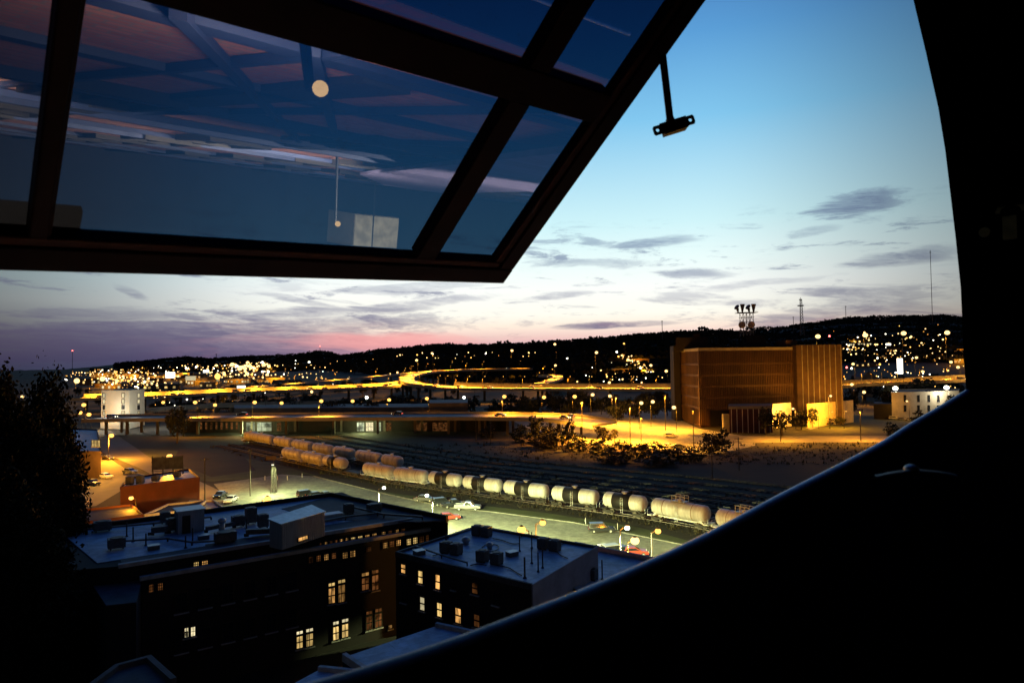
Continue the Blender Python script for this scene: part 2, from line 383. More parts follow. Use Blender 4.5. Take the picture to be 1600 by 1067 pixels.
    def ellipse(px, py, wpx, hpx, slope, amp, wob=1.0, floor=.35):
        nonlocal dens
        a0, e0 = azel(px, py); a1, _ = azel(px + wpx, py); _, e1 = azel(px, py - hpx)
        wa, we = abs(a1 - a0), abs(e1 - e0)
        da = mth('SUBTRACT', az, a0)
        de = mth('SUBTRACT', mth('SUBTRACT', el, e0), mth('MULTIPLY', da, slope))
        da = mth('ADD', mth('DIVIDE', da, wa), mth('MULTIPLY', dA, 2.6 * wob)); de = mth('ADD', mth('DIVIDE', de, we), mth('MULTIPLY', dE, 4.2 * wob))
        d2 = mth('ADD', mth('MULTIPLY', da, da), mth('MULTIPLY', de, de))
        m_ = rng(d2, 1.15, .15, 0, amp, True)
        m_ = mth('MULTIPLY', m_, rng(nB, .36, .58, floor, 1))
        dens = mth('MAXIMUM', dens, m_)
    for e in [(1345, 318, 95, 24, .06, 1.0), (1265, 362, 45, 9, .1, .7, .8), (1400, 404, 110, 14, .05, .9, .7), (1020, 379, 85, 9, .02, .8, .8), (880, 462, 60, 7, .05, .6),
              (955, 509, 115, 7, .03, .95, .6), (1085, 428, 70, 8, -.06, .7, .7), (920, 412, 120, 8, -.05, .6), (200, 455, 32, 8, -.4, .8, .7), (600, 482, 90, 10, .03, .8), (470, 470, 90, 7, -.2, .6, .6),
              (330, 517, 330, 28, .02, .92, 1.2, .3), (110, 530, 250, 36, .02, 1.0, 1.0, .55), (560, 510, 180, 20, .04, .9, 1.2, .25), (430, 540, 200, 9, .0, .7, 1.0, .3), (480, 488, 120, 10, .05, .8, .9), (690, 470, 90, 8, .06, .6), (1330, 480, 160, 26, .05, .75), (1260, 500, 120, 18, .03, .7), (640, 450, 130, 9, .05, .5), (180, 488, 140, 10, .02, .5), (1180, 445, 120, 8, .04, .45), (200, 556, 330, 18, .0, 1.0, .8, .6)]:
        ellipse(*e)
    ccol = ramp(e01, [(0, (.07, .07, .16)), (.03, (.11, .105, .215)), (.055, (.16, .155, .28)), (.09, (.22, .24, .37)), (.16, (.20, .28, .43)), (.25, (.19, .28, .45)), (.5, (.06, .15, .34))])
    ccol = mixc(1.0, ccol, mth('MULTIPLY', mth('MULTIPLY_ADD', dimL, .75, .25), dimR), 'MULTIPLY')
    pink = mth('MULTIPLY', mth('MULTIPLY', rng(nC, .5, .66, 0, .75, True), rng(el, 3.8, 1.2, 0, 1, True)), glow)
    ccol = mixc(pink, ccol, (.85, .33, .36))
    col = mixc(mth('MULTIPLY', dens, .97), clear, ccol)
    # low red streak of afterglow right above the hills
    a0, e0 = azel(610, 535)
    da = mth('DIVIDE', mth('SUBTRACT', az, a0), 9); de = mth('DIVIDE', mth('SUBTRACT', el, mth('ADD', e0, mth('MULTIPLY', dE, 3))), 1.1)
    red = rng(mth('ADD', mth('MULTIPLY', da, da), mth('MULTIPLY', de, de)), 1, 0, 0, .75, True)
    col = mixc(red, col, (.95, .38, .38))
    col = mixc(1.0, col, rng(mth('ABSOLUTE', az), 60, 120, 1, .3, True), 'MULTIPLY')
    # physical twilight term on top
    sk = N.new('ShaderNodeTexSky'); sk.sky_type = 'NISHITA'; sk.sun_disc = False; sk.sun_elevation = R(-2.5); sk.sun_rotation = R(2)
    tw = mixc(1.0, sk.outputs[0], (.05, .05, .05), 'MULTIPLY')
    col = mixc(1.0, col, tw, 'ADD')
    L.new(col, bg.inputs[0]); bg.inputs[1].default_value = 1.0
    w.cycles.sampling_method = 'MANUAL'; w.cycles.sample_map_resolution = 1024
make_world()
sc.view_settings.view_transform = 'Standard'; sc.view_settings.look = 'None'; sc.view_settings.exposure = 0; sc.view_settings.gamma = 1
sc.cycles.use_denoising = True; sc.cycles.max_bounces = 6; sc.cycles.diffuse_bounces = 2; sc.cycles.glossy_bounces = 3; sc.cycles.transparent_max_bounces = 12
sc.cycles.sample_clamp_indirect = 3; sc.cycles.use_light_tree = True
sc.cycles.caustics_reflective = False; sc.cycles.caustics_refractive = False
# ------------------------------------------------------------------ terrain
SKY = [(-500, 580), (0, 579), (100, 577), (170, 571), (240, 565), (290, 561), (330, 563), (400, 560), (450, 558), (500, 553), (535, 558), (570, 555), (610, 548), (680, 544), (760, 544), (820, 544),
       (870, 541), (950, 534), (1040, 528), (1110, 522), (1200, 520), (1255, 512), (1330, 503), (1400, 500), (1470, 499), (1510, 505), (1700, 500), (2200, 540)]
SKYA = [azel(*p) for p in SKY]
RID = [(-75, 4200), (-20, 4200), (-10, 2800), (-1, 1900), (6, 1750), (16, 1900), (22, 2900), (75, 2900)]
def lerp(tab, x):
    if x <= tab[0][0]: return tab[0][1]
    for (a, b), (c, d) in zip(tab, tab[1:]):
        if x <= c: return b + (d - b) * (x - a) / (c - a)
    return tab[-1][1]
def sstep(t): t = max(0, min(1, t)); return t * t * (3 - 2 * t)
def terrain(x, y):
    r = math.hypot(x, y); a = math.degrees(math.atan2(x, y))
    if abs(a) > 74: return 0
    rr = lerp(RID, a); hs = H + rr * math.tan(R(lerp(SKYA, a)))
    t = sstep((r - 800) / (rr - 800))
    b = 0
    if r > 1000:
        b = (mnoise.noise(Vector((x / 260, y / 260, 3))) * 14 + mnoise.noise(Vector((x / 70, y / 70, 7))) * 5) * min(1, (r - 1000) / 1500) * (.4 if hs < 60 else 1)
        if r > rr: t *= max(0, 1 - (r - rr) / 2500)
    if abs(r - rr) < 60: b = mnoise.noise(Vector((a * 3, 1, 3))) * 4
    return max(0, hs * t + b * (0 if t < .02 else 1))
def march(px, py, dz=0, r0=300, r1=6000):
    d = ray(px, py); d = d / math.hypot(d.x, d.y); r = r0
    while r < r1:
        p = CAM + d * r
        if p.z <= terrain(p.x, p.y) + dz: return p
        r += 6 if r < 1500 else 12
    return None
def make_ground():
    azs = [-180 + i * 4 for i in range(27)] + [-74 + .25 * i for i in range(int(148 / .25) + 1)] + [78 + i * 4 for i in range(26)]
    rs = [2, 60, 150, 400, 700, 900, 1050, 1200, 1350, 1500, 1650, 1750, 1900, 2050, 2200, 2400, 2600, 2800, 2900, 3000, 3300, 3600, 3900, 4200, 4600, 5200, 6500, 9000, 20000]
    vs, fs = [(0, 0, 0)], []; na = len(azs)
    for r in rs:
        for a in azs:
            x, y = r * math.sin(R(a)), r * math.cos(R(a))
            vs.append((x, y, terrain(x, y)))
    for i in range(na): fs.append((0, 1 + (i + 1) % na, 1 + i))
    for k in range(len(rs) - 1):
        for i in range(na):
            a = 1 + k * na + i; b = 1 + k * na + (i + 1) % na; fs.append((a, b, b + na, a + na))
    b = MB(); b.add(vs, fs); o = b.build('ground', M['ground'], smooth=True); setp(o, kind='structure')
    return o
make_ground()

# ------------------------------------------------------------------ flat layers: street, lots, rail yard
def layer(name, poly, z, m):
    b = MB(); b.sheet(poly, z); o = b.build(name, M[m]); setp(o, kind='structure'); return o
def Qp(*pts): return [Q(*p) for p in pts]
# rail yard ballast (wide band beyond the tank cars)
layer('rail_yard', Qp((300, 688), (520, 684), (800, 694), (1150, 716), (1400, 740), (1330, 850), (1130, 858), (1000, 822), (860, 800), (700, 781), (560, 760), (430, 722)), .01, 'ballast')
layer('grass_verge', Qp((200, 700), (330, 706), (430, 724), (560, 762), (700, 783), (860, 802), (1000, 824), (1140, 862), (1060, 900), (900, 822), (700, 797), (600, 775), (480, 741), (330, 752), (260, 745)), .02, 'grass')
lotp = Qp((334, 756), (440, 741), (490, 744), (600, 771), (700, 793), (770, 800), (900, 817), (1090, 856), (1040, 960), (830, 960), (640, 905), (520, 850), (420, 812), (350, 775))
layer('parking_lot', lotp, .03, 'lot')
# near street (orange), running up-left past the red building
layer('street', Qp((120, 690), (150, 672), (172, 672), (245, 722), (330, 760), (430, 810), (560, 880), (500, 900), (380, 820), (300, 772), (215, 730)), .025, 'road')
layer('dirt_yard', Qp((280, 700), (380, 712), (400, 735), (330, 745), (270, 722)), .03, 'dirt')
layer('side_lot', Qp((95, 700), (165, 712), (200, 735), (230, 742), (150, 790), (60, 800)), .015, 'road')
# far bank slope, yellow lot, orange street by the big building
layer('embankment', Qp((560, 672), (800, 672), (900, 690), (1060, 708), (1150, 706), (1400, 708), (1400, 726), (1150, 722), (1000, 716), (800, 694), (640, 684)), .02, 'dirt')
layer('yellow_lot', Qp((790, 652), (880, 655), (905, 645), (1000, 640), (1075, 643), (1062, 655), (1094, 670), (1180, 684), (1180, 696), (1112, 712), (1000, 698), (900, 692), (830, 672)), .03, 'lot')
layer('avenue', Qp((1120, 681), (1500, 681), (1500, 690), (1120, 692)), .04, 'road')
layer('lawn', Qp((1252, 672), (1262, 648), (1330, 647), (1450, 647), (1440, 676), (1300, 677)), .02, 'grass')
layer('bay_markings', [], 0, 'white') if False else None
def lines(name, segs, w, z, m):
    b = MB()
    for p, q in segs:
        d = (q - p).normalized(); n_ = Vector((d.y, -d.x, 0)) * w / 2; b.sheet([p - n_, q - n_, q + n_, p + n_], z)
    return setp(b.build(name, M[m]), kind='structure')
bs = []
for i in range(26):
    f = i / 25; p = Q(560, 772).lerp(Q(905, 824), f); q = Q(548, 780).lerp(Q(886, 835), f); bs.append((p, q))
for i in range(18):
    f = i / 17; p = Q(655, 812).lerp(Q(900, 852), f); q = Q(667, 805).lerp(Q(914, 845), f); bs.append((p, q))
kb = MB(); kb.ribbon([Q(*p_) + Vector((0, 0, .16)) for p_ in [(490, 744), (600, 771), (700, 793), (770, 800), (900, 817), (1090, 856)]], .35, 0, .2); setp(kb.build('kerb', M['lot']), kind='structure')
layer('lane', Qp((1258, 668), (1316, 655), (1322, 656), (1266, 671)), .035, 'lot')

TP = Qp((1300, 872), (1180, 846), (1112, 829), (1018, 812), (940, 801), (861, 790), (787, 780), (724, 771), (670, 763), (616, 756), (570, 748), (528, 738), (459, 723), (400, 710), (340, 696))
def smooth_path(P, n=140):
    out = []; N_ = len(P) - 1
    for i in range(n + 1):
        t = i / n * N_; k = min(int(t), N_ - 1); u = t - k
        p0, p1, p2, p3 = P[max(k - 1, 0)], P[k], P[k + 1], P[min(k + 2, N_)]
        out.append(.5 * ((2 * p1) + (p2 - p0) * u + (2 * p0 - 5 * p1 + 4 * p2 - p3) * u * u + (3 * p1 - p0 - 3 * p2 + p3) * u ** 3))
    return out
def relax(P, k=25):
    P = [p.copy() for p in P]
    for _ in range(k): P = [P[0]] + [(P[i - 1] + 2 * P[i] + P[i + 1]) / 4 for i in range(1, len(P) - 1)] + [P[-1]]
    return P
PATH = relax(smooth_path(TP), 60)
def offset(P, d):
    o = []
    for i, p in enumerate(P):
        t = P[min(i + 1, len(P) - 1)] - P[max(i - 1, 0)]; t.normalize(); o.append(p + Vector((t.y, -t.x, 0)) * d)
    return o
tdir = PATH[1] - PATH[0]
SGN = 1 if Vector((tdir.y, -tdir.x)).y > 0 else -1       # positive = away from the camera
BACK = 12.5
for k, d in enumerate([0, 4.6, BACK, 17.5, 22, 27, 33, 40, 48]):
    P = offset(PATH, SGN * d)
    b = MB()
    for s in (-.75, .75): b.ribbon([p + Vector((0, 0, .32)) for p in offset(P, s)], .09, 0, .16)
    acc = 0
    for i in range(len(P) - 1):
        seg = P[i + 1] - P[i]; l = seg.length; n = max(1, int(l / (.75 if k < 2 else 1.2)))
        for j in range(n):
            c = P[i] + seg * (j / n); s = Vector((seg.y, -seg.x, 0)).normalized()
            b.obox(c + Vector((0, 0, .09)), s * 1.25, seg.normalized() * .12, (0, 0, .07), 1)
    setp(b.build('railway_track', [M['rail'], M['tie']]), kind='structure')

# ------------------------------------------------------------------ tank cars
def path_at(P, px):        # point on path seen at image column px
    best = None
    for i in range(len(P) - 1):
        for j in range(8):
            p = P[i].lerp(P[i + 1], j / 8); v = p - CAM; x = 800 + F * v.dot(rt) / v.dot(fw)
            if best is None or abs(x - px) < best[0]: best = (abs(x - px), p, (P[i + 1] - P[i]).normalized())
    return best[1], best[2]
def make_tank(L, label, kind, dome):
    t = thing('tank_car', label, 'tank car', (0, 0, 0), 0, 'tank cars standing in the rail yard')
    r = 1.5; zc = 2.85; h = L / 2 - .25
    prof = [(-h, .25), (-h + .08, .8), (-h + .25, 1.2), (-h + .55, 1.44), (-h + .95, r), (h - .95, r), (h - .55, 1.44), (h - .25, 1.2), (h - .08, .8), (h, .25)]
    b = MB(); b.lathe(prof, (0, 0, zc), (1, 0, 0), 28); tk = b.build('tank', M['tank'], t, True)
    if kind == 'band':
        b = MB(); b.lathe([(-1.9, r + .02), (1.9, r + .02)], (.3, 0, zc), (1, 0, 0), 28); b.build('tank_band', M['tankband'], t, True)
    else:
        for s in (-.25, .25):
            b = MB(); b.lathe([(-.05, r + .025), (.05, r + .025)], (s * L, 0, zc), (1, 0, 0), 28); b.build('tank_strap', M['rust'], t, True)
    b = MB(); b.tube((0, 0, zc + r - .15), (0, 0, zc + r + .32), .42, .42, 14); b.box((0, 0, zc + r + .36), (1.0, 1.0, .08)); b.build('manway', M['tank'], t)
    if dome:
        b = MB()
        for x in (-1.3, -.45, .45, 1.3):
            for y in (-.75, .75): b.tube((x, y, zc + r - .3), (x, y, zc + r + 1.1), .05, .05, 5)
        for y in (-.75, .75):
            b.bar((-1.3, y, zc + r + 1.1), (1.3, y, zc + r + 1.1), .08, .08); b.bar((-1.3, y, zc + r + .6), (1.3, y, zc + r + .6), .05, .05)
        b.box((0, 0, zc + r + .1), (2.8, 1.6, .06)); b.build('loading_platform', M['steel'], t)
        b = MB()
        for k in range(7):
            y0 = -.5 + k * .16; pts = []
            for j in range(8):
                ang = R(98 - j * (9 + (k * 37 % 5))); pts.append(Vector((y0, -math.cos(ang) * 0 - math.sin(R(8 + j * (8 + k % 3))) * (r + .015), zc + math.cos(R(8 + j * (8 + k % 3))) * (r + .015))))
            b.ribbon(pts, .001)
            for p, q in zip(pts, pts[1:]):
                b.add([p + Vector((-.05, 0, 0)), p + Vector((.05, 0, 0)), q + Vector((.04, 0, 0)), q + Vector((-.04, 0, 0))], [(0, 1, 2, 3)])
        b.build('stain_streak', M['rust'], t)
    b = MB(); b.box((0, 0, 1.18), (L + .5, .5, .3))
    for s in (-1, 1):
        b.box((s * (L / 2 - .2), 0, 1.25), (.9, 2.7, .16)); b.box((s * (L / 2 + .45), 0, 1.05), (.7, .3, .25))
        b.bar((s * (L / 2 - .8), -.9, 1.2), (s * (L / 2 - 1.6), -.9, 1.9), .3, .2); b.bar((s * (L / 2 - .8), .9, 1.2), (s * (L / 2 - 1.6), .9, 1.9), .3, .2)
    b.build('underframe', M['truck'] if kind == 'band' else M['tank'], t)
    for s in (-1, 1):
        b = MB()
        for y in (-1.3, 1.3): b.bar((s * (L / 2 + .2), y, 1.3), (s * (L / 2 + .2), y, 2.3), .05, .05)
        b.bar((s * (L / 2 + .2), -1.3, 2.3), (s * (L / 2 + .2), 1.3, 2.3), .05, .05); b.build('end_railing', M['steel'], t)
    for y in (-1.62, 1.62):
        b = MB(); b.bar((-.35, y, 1.0), (-.35, y, zc + 1), .05, .05); b.bar((.1, y, 1.0), (.1, y, zc + 1), .05, .05)
        for k in range(8): b.bar((-.35, y, 1.1 + k * .33), (.1, y, 1.1 + k * .33), .04, .04)
        b.build('ladder', M['steel'], t)
    for k, (x, z) in enumerate([(L * .27, 3.2), (L * .27, 2.85), (-L * .3, 3.1)]):
        b = MB(); yy = -(math.sqrt(max(.1, r * r - (z - zc) ** 2)) + .012)
        for q in range(5 if k else 7): b.box((x + (q - 3) * .2, yy, z), (.14, .02, .2)); b.box((x + (q - 3) * .2 + .09, yy, z - .07), (.1, .016, .03))
        b.build('stencil_mark', M['tankband'], t)
    for s in (-1, 1):
        b = MB(); cx = s * (L / 2 - 1.45)
        for y in (-.98, .98): b.box((cx, y, .85), (2.3, .16, .38)); b.box((cx, y, .62), (.7, .18, .3))
        b.box((cx, 0, .85), (.5, 1.9, .3)); bg = b.build('bogie', M['truck'], t)
        b = MB()
        for ax in (-.85, .85):
            for y in (-.75, .75): b.tube((cx + ax, y - .06, .83), (cx + ax, y + .06, .83), .45, .45, 18)
            b.tube((cx + ax, -.9, .83), (cx + ax, .9, .83), .08, .08, 8)
        b.build('wheelset', M['rail'], bg)
    return t
def place_tank(P, a, b_, label, kind, dome=False, src=None, cache={}):
    p, _ = path_at(P, a); q, _ = path_at(P, b_); d = q - p; L = max(6, d.length - .9)
    key = (round(L * 2) / 2, kind, dome); c = (p + q) / 2; rz = math.atan2(d.y, d.x)
    if key in cache: return dup(cache[key], c, rz, label)
    t = make_tank(key[0], label, kind, dome); t.location = c; t.rotation_euler.z = rz; cache[key] = t; return t
front = [(1216, 1117, 'plain', True, 'cream tank car cut off by the dark sill at the front row end'),
         (1114, 1016, 'plain', True, 'long cream tank car with rust streaks and a railed loading platform'),
         (1014, 941, 'band', False, 'black-banded white tank car next to the long rust-streaked one'),
         (939, 861, 'band', False, 'black-banded white tank car behind the dark car parked alone on the lot'),
         (860, 787, 'band', False, 'black-banded white tank car above the rear of the two orange lamps by the flat roof'),
         (786, 724, 'band', False, 'black-banded white tank car right of the row of three parked trucks'),
         (723, 670, 'band', False, 'black-banded white tank car farthest left of the banded ones, next to a plain dingy one'),
         (669, 617, 'plain', False, 'dingy white tank car without band, coupled to the leftmost black-banded car'),
         (616, 569, 'plain', False, 'dingy white tank car at the left end of the unbroken front row'),
         (541, 508, 'band', False, 'small white tank car right of the gap among the distant front-row cars'),
         (507, 474, 'plain', False, 'dim plain tank car in the middle of the three distant front-row cars'),
         (473, 444, 'plain', False, 'dim tank car at the far left end of the front row')]
for a, b_, k, dm, lb in front: place_tank(PATH, a, b_, lb, k, dm)
PB = offset(PATH, SGN * BACK)
back = [(628, 598, 'plain', 'dull pinkish tank car at the right end of the back row'), (596, 558, 'plain', 'dull tank car second from the right end of the back row'),
        (553, 523, 'plain', 'dull tank car third from the right in the back row, above the front row gap'), (519, 491, 'plain', 'dull tank car fourth from the right end of the back row'),
        (489, 459, 'plain', 'dull tank car in the back row right above the end of the front row'), (457, 431, 'plain', 'dull distant tank car left of the front row end, by the sign tower'),
        (427, 392, 'plain', 'far dull tank car second from the left end of the back row'), (374, 351, 'plain', 'farthest tank car at the left end of the back row')]
for a, b_, k, lb in back: place_tank(PB, a, b_, lb, k)
# low dark flat wagon filling the gap of the front row
t = thing('flat_wagon', 'empty dark flat wagon in the gap of the front row of tank cars', 'flat wagon')
p, _ = path_at(PATH, 566); q, _ = path_at(PATH, 543); d = q - p; t.location = (p + q) / 2; t.rotation_euler.z = math.atan2(d.y, d.x); L = d.length - .8
b = MB(); b.box((0, 0, 1.15), (L, 2.7, .3)); b.build('deck', M['truck'], t)
for s in (-1, 1):
    b = MB(); b.box((s * (L / 2 - 1.6), 0, .8), (2.2, 2, .35)); bg = b.build('bogie', M['truck'], t)
    b = MB()
    for ax in (-.8, .8):
        for y in (-.75, .75): b.tube((s * (L / 2 - 1.6) + ax, y - .06, .82), (s * (L / 2 - 1.6) + ax, y + .06, .82), .44, .44, 14)
    b.build('wheelset', M['rail'], bg)

# ------------------------------------------------------------------ lamps
LM = {}
EM = {'na': 'na', 'warm': 'warm', 'wht': 'wht', 'grn': 'grn'}
LC = {'na': (1, .36, .018), 'warm': (1, .42, .045), 'wht': (1, .9, .68), 'grn': (.88, 1, .42)}
LPW = {'na': 1.7, 'warm': 1.7, 'wht': 1.6, 'grn': 6.5}
def add_light(parent, loc, kind, power, r=.3, spot=None):
    key = (kind, power, spot)
    if key not in LM:
        l = bpy.data.lights.new('lamp_light', 'SPOT' if spot else 'POINT'); l.color = LC[kind]; l.energy = power * LPW[kind] ; l.shadow_soft_size = r
        if spot: l.spot_size = R(spot); l.spot_blend = .6 if spot < 160 else .08
        LM[key] = l
    o = bpy.data.objects.new('bulb_light', LM[key]); COL.objects.link(o); o.parent = parent; o.location = loc
    return o
LAMPS = {}
def lamp(x, y, zb, h, label, kind='na', power=4000, g=.5, arm=1.4, spot=None, az=None, group='street lamps', polemat='poledark', head='globe', name='street_lamp'):
    az = math.atan2(-y, -x) + 1.2 if az is None else az
    key = (round(h, 1), kind, g, arm, polemat, head)
    if key in LAMPS:
        t = dup(LAMPS[key], (x, y, zb), az, label, group)
    else:
        t = thing(name, label, 'street lamp', (x, y, zb), az, group)
        b = MB(); b.tube((0, 0, 0), (0, 0, .5), .17, .14, 10); b.tube((0, 0, .5), (0, 0, h), .09 if kind != 'grn' else .06, .06 if kind != 'grn' else .045, 8)
        b.build('pole', M[polemat], t, True)
        if arm:
            b = MB(); b.tube((0, 0, h - .15), (arm * .5, 0, h + .2), .05, .05, 6); b.tube((arm * .5, 0, h + .2), (arm, 0, h + .25), .05, .045, 6); b.build('arm', M[polemat], t, True)
        b = MB(); b.lathe([(0, .1), (.06, .26), (.14, .26), (.22, .12)], (arm, 0, h + .14 + g * .62), (0, 0, 1), 10); hd = b.build('lamp_head', M[polemat], t)
        b = MB(); b.sphere((arm, 0, h + .12), g, 14, 8, sq=.85); b.build('lens', M[EM[kind]], t, True)
        LAMPS[key] = t
    if power: add_light(t, (arm + .15, 0, h - g - .5), kind, power, .3, (spot or 172) if kind == 'grn' else (150 if name == 'mast_lamp' else 146 if 5 < zb < 8 else 156 if zb >= 8 else spot))
    return t
def lampP(px, py, z, label, kind='na', power=4000, zb=0, **k):
    p = Q(px, py, z); ar = .9; az = 0 if px % 2 < 1 else math.pi; return lamp(p.x - ar * math.cos(az), p.y, zb, z - zb, label, kind, power, arm=ar, az=az, **k)
def lampY(px, py, Y, label, kind='na', power=4000, zb=0, **k):
    p = A(px, py, Y); zb = max(zb, terrain(p.x, p.y)); ar = 1.0; az = 0 if px % 2 < 1 else math.pi; return lamp(p.x - ar * math.cos(az), p.y, zb, max(3, p.z - zb), label, kind, power, arm=ar, az=az, **k)
# foreground
lampP(815, 829, 9, 'orange street lamp beyond the flat roof of the corner building', 'na', 5200, g=.55)
lampP(848, 818, 9, 'smaller orange lamp standing behind the flat roof, right of the brighter one', 'na', 2500, g=.42)
lampP(418, 781, 8, 'orange street lamp rising beside the metal roof shed', 'na', 24000, g=.62)
lampP(265, 714, 9, 'orange lamp above the red brick building with dark rooftop plant', 'na', 16000, g=.7)
lampP(205, 779, 6, 'small orange lamp in front of the red brick building', 'na', 1600, g=.42)
lampP(174, 681, 8, 'orange street lamp beside the street left of the rail yard', 'na', 42000, g=.75)
lampP(992, 846, 8, 'yellow lamp right of the white-headed pole near the window sill', 'warm', 11000, g=.55)
lampP(1028, 831, 7, 'small orange lamp between the rust-streaked tank car and the yellow lamp', 'na', 1500, g=.42)
lampP(600, 763, 9, 'white headed lot lamp on a slim pole near the left cluster of parked cars', 'grn', 10500, g=.3)
lampP(667, 775, 9, 'white headed lot lamp on a slim pole in front of the row of three trucks', 'grn', 10500, g=.3)
lampP(980, 826, 9, 'tall white headed lot lamp standing over the red car', 'grn', 16000, g=.32, spot=163)
# viaduct lamps: row on the deck
for i, (px, py, Y, lb) in enumerate([(255, 629, 352, 'viaduct lamp next to the cream block'), (305, 629, 303, 'viaduct lamp above the round dark tree'), (336, 633, 322, 'small viaduct lamp right of the dark tree, set back'), (398, 629, 300, 'viaduct lamp with pale pole over the left lit workshop'), (440, 630, 322, 'viaduct lamp over the dark bays between the two lit workshops, on the far side'),
                                     (502, 627, 298, 'viaduct lamp with pale pole midway between the lit workshops'), (551, 627, 320, 'far side viaduct lamp just left of the right lit workshop'), (608, 625, 320, 'far side viaduct lamp right of the right lit workshop'), (667, 623, 320, 'far side viaduct lamp at the end of the long low roof'), (788, 620, 292, 'viaduct lamp with pale pole right of the long low roof'),
                                     (850, 621, 290, 'viaduct lamp above the dark bushes'), (898, 620, 286, 'viaduct lamp at the left edge of the yellow lot')]):
    lampY(px, py, Y, lb, 'na', 1200 if i == 0 else 19000, zb=7.6, g=.85, polemat='pole' if 'pale pole' in lb else 'poledark')
for px, py, Y, lb, pw in [(926, 617, 330, 'lamp behind the viaduct end, above the small lot trees', 9000), (953, 619, 345, 'lamp right of the viaduct end with a second lamp above it', 9000), (1002, 630, 300, 'bright lamp left of a near twin at the back of the yellow lot', 9000),
                          (1020, 628, 310, 'bright lamp right of its near twin at the back of the yellow lot', 9000), (1053, 637, 285, 'lamp at the left corner of the big ribbed building', 2500), (952, 598, 420, 'yellow lamp just under the interstate deck', 9000)]:
    lampY(px, py, Y, lb, 'warm', pw, g=.85)
# tall masts along the interstate
for px, py, Y, lb in [(651, 563, 640, 'tall mast lamp left of the loop ramp'), (675, 552, 760, 'thin tall mast lamp just right of a brighter one over the loop ramp'), (800, 548, 620, 'tall mast lamp over the interstate, left of the wooded ridge'), (867, 538, 640, 'tallest mast lamp against the wooded ridge'), (932, 551, 560, 'mast lamp with flared head over the interstate trees'),
                      (868, 571, 700, 'low lamp under the tallest mast lamp'), (975, 537, 900, 'orange lamp on the wooded ridge'), (1017, 571, 600, 'lamp left of the big building near the top of the road'), (1041, 580, 560, 'lamp touching the dark left edge of the big building'),
                      (1278, 526, 420, 'large lamp above the right brick block of the big building'), (1352, 524, 420, 'large lamp right of the big building, second in the row of four'), (1412, 521, 420, 'large lamp above the bright white sign, third in the row of four'), (1480, 520, 420, 'large lamp nearest the dark window jamb'),
                      (1333, 569, 440, 'medium lamp between the big building and the gabled house'), (1432, 559, 450, 'medium lamp right of the bright white sign'), (1442, 581, 430, 'orange lamp below another, right of the white sign'), (1486, 566, 430, 'lamp near the jamb above a smaller orange pair'), (1497, 574, 400, 'small orange lamp touching the jamb'),
                      (1331, 601, 390, 'lamp beside the deck right of the brick block'), (1350, 613, 370, 'small yellow lamp over the yellow yard right of the brick block')]:
    big = py < 530 and px > 1200
    lampY(px, py, Y, lb, 'warm' if px != 975 else 'na', 5000 if Y < 460 else 6000, g=1.5 if big else (.9 if Y < 500 else 1.25), name='mast_lamp', group='tall lamps beyond the rail yard')
lampY(1399, 607, 335, 'brilliant white lamp at the left corner of the pale house', 'wht', 3200, g=1.2)
lampY(1479, 606, 335, 'brilliant white lamp in front of the pale house by the jamb', 'wht', 3200, g=1.2)
lampY(1417, 627, 325, 'small warm lamp before the front of the pale house', 'warm', 2500, g=.42)
lampY(1298, 619, 292, 'lamp standing before the lit yellow wall', 'warm', 9000, g=.5)
lampY(1239, 639, 292, 'low lamp behind the trees at the left end of the yellow wall', 'warm', 7000, g=.5)
lampY(35, 620, 420, 'white lamp showing alone in the dark wooded left edge', 'warm', 5000, g=.9)
lampY(13, 603, 500, 'small white lamp at the very left edge', 'wht', 4000, g=.6)
lampY(120, 595, 600, 'large warm lamp at the right edge of the dark left trees', 'warm', 9000, g=1.3)
for px, py, lb in [(125, 645, 'left lamp of three bunched above the orange corner building'), (139, 648, 'right lamp of three bunched above the orange corner building'), (131, 633, 'topmost lamp of three bunched above the orange corner building')]:
    lampY(px, py, 330, lb, 'na', 1500, g=1.0)
# dark poles on yellow lot and avenue; downward floodlights added to light the ground
def flood(px, py_base, h, label, power, sp=152, kind='na'):
    p = Q(px, py_base); t = thing('pole_added_flood', label, 'pole with added floodlight', (p.x, p.y, 0), 0, 'dark poles on the yellow lot')
    b = MB(); b.tube((0, 0, 0), (0, 0, h), .16, .11, 8); b.build('pole', M['poledark'], t)
    b = MB(); b.box((0, 0, h + .12), (1.5, .5, .22)); b.build('lamp_head', M['poledark'], t)
    add_light(t, (0, 0, h - .2), kind, power, .35, sp)
flood(910, 691, 15, 'dark pole left of the lot trees on the yellow lot', 270000)
flood(985, 699, 14, 'dark pole right of the lot trees with no lamp showing', 170000)
flood(1040, 673, 15, 'thick dark pole left of the big building', 170000)
flood(963, 664, 13, 'thin dark pole at the back of the yellow lot', 170000)
flood(1084, 700, 13, 'dark pole beside the white car on the yellow lot', 30000)
flood(1002, 690, 9, 'short dark pole at the front edge of the yellow lot', 62000)
flood(1220, 690, 11, 'thin dark pole on the orange avenue before the pavilion', 62000)
flood(1345, 689, 11, 'dark pole on the orange avenue near the sill', 48000)
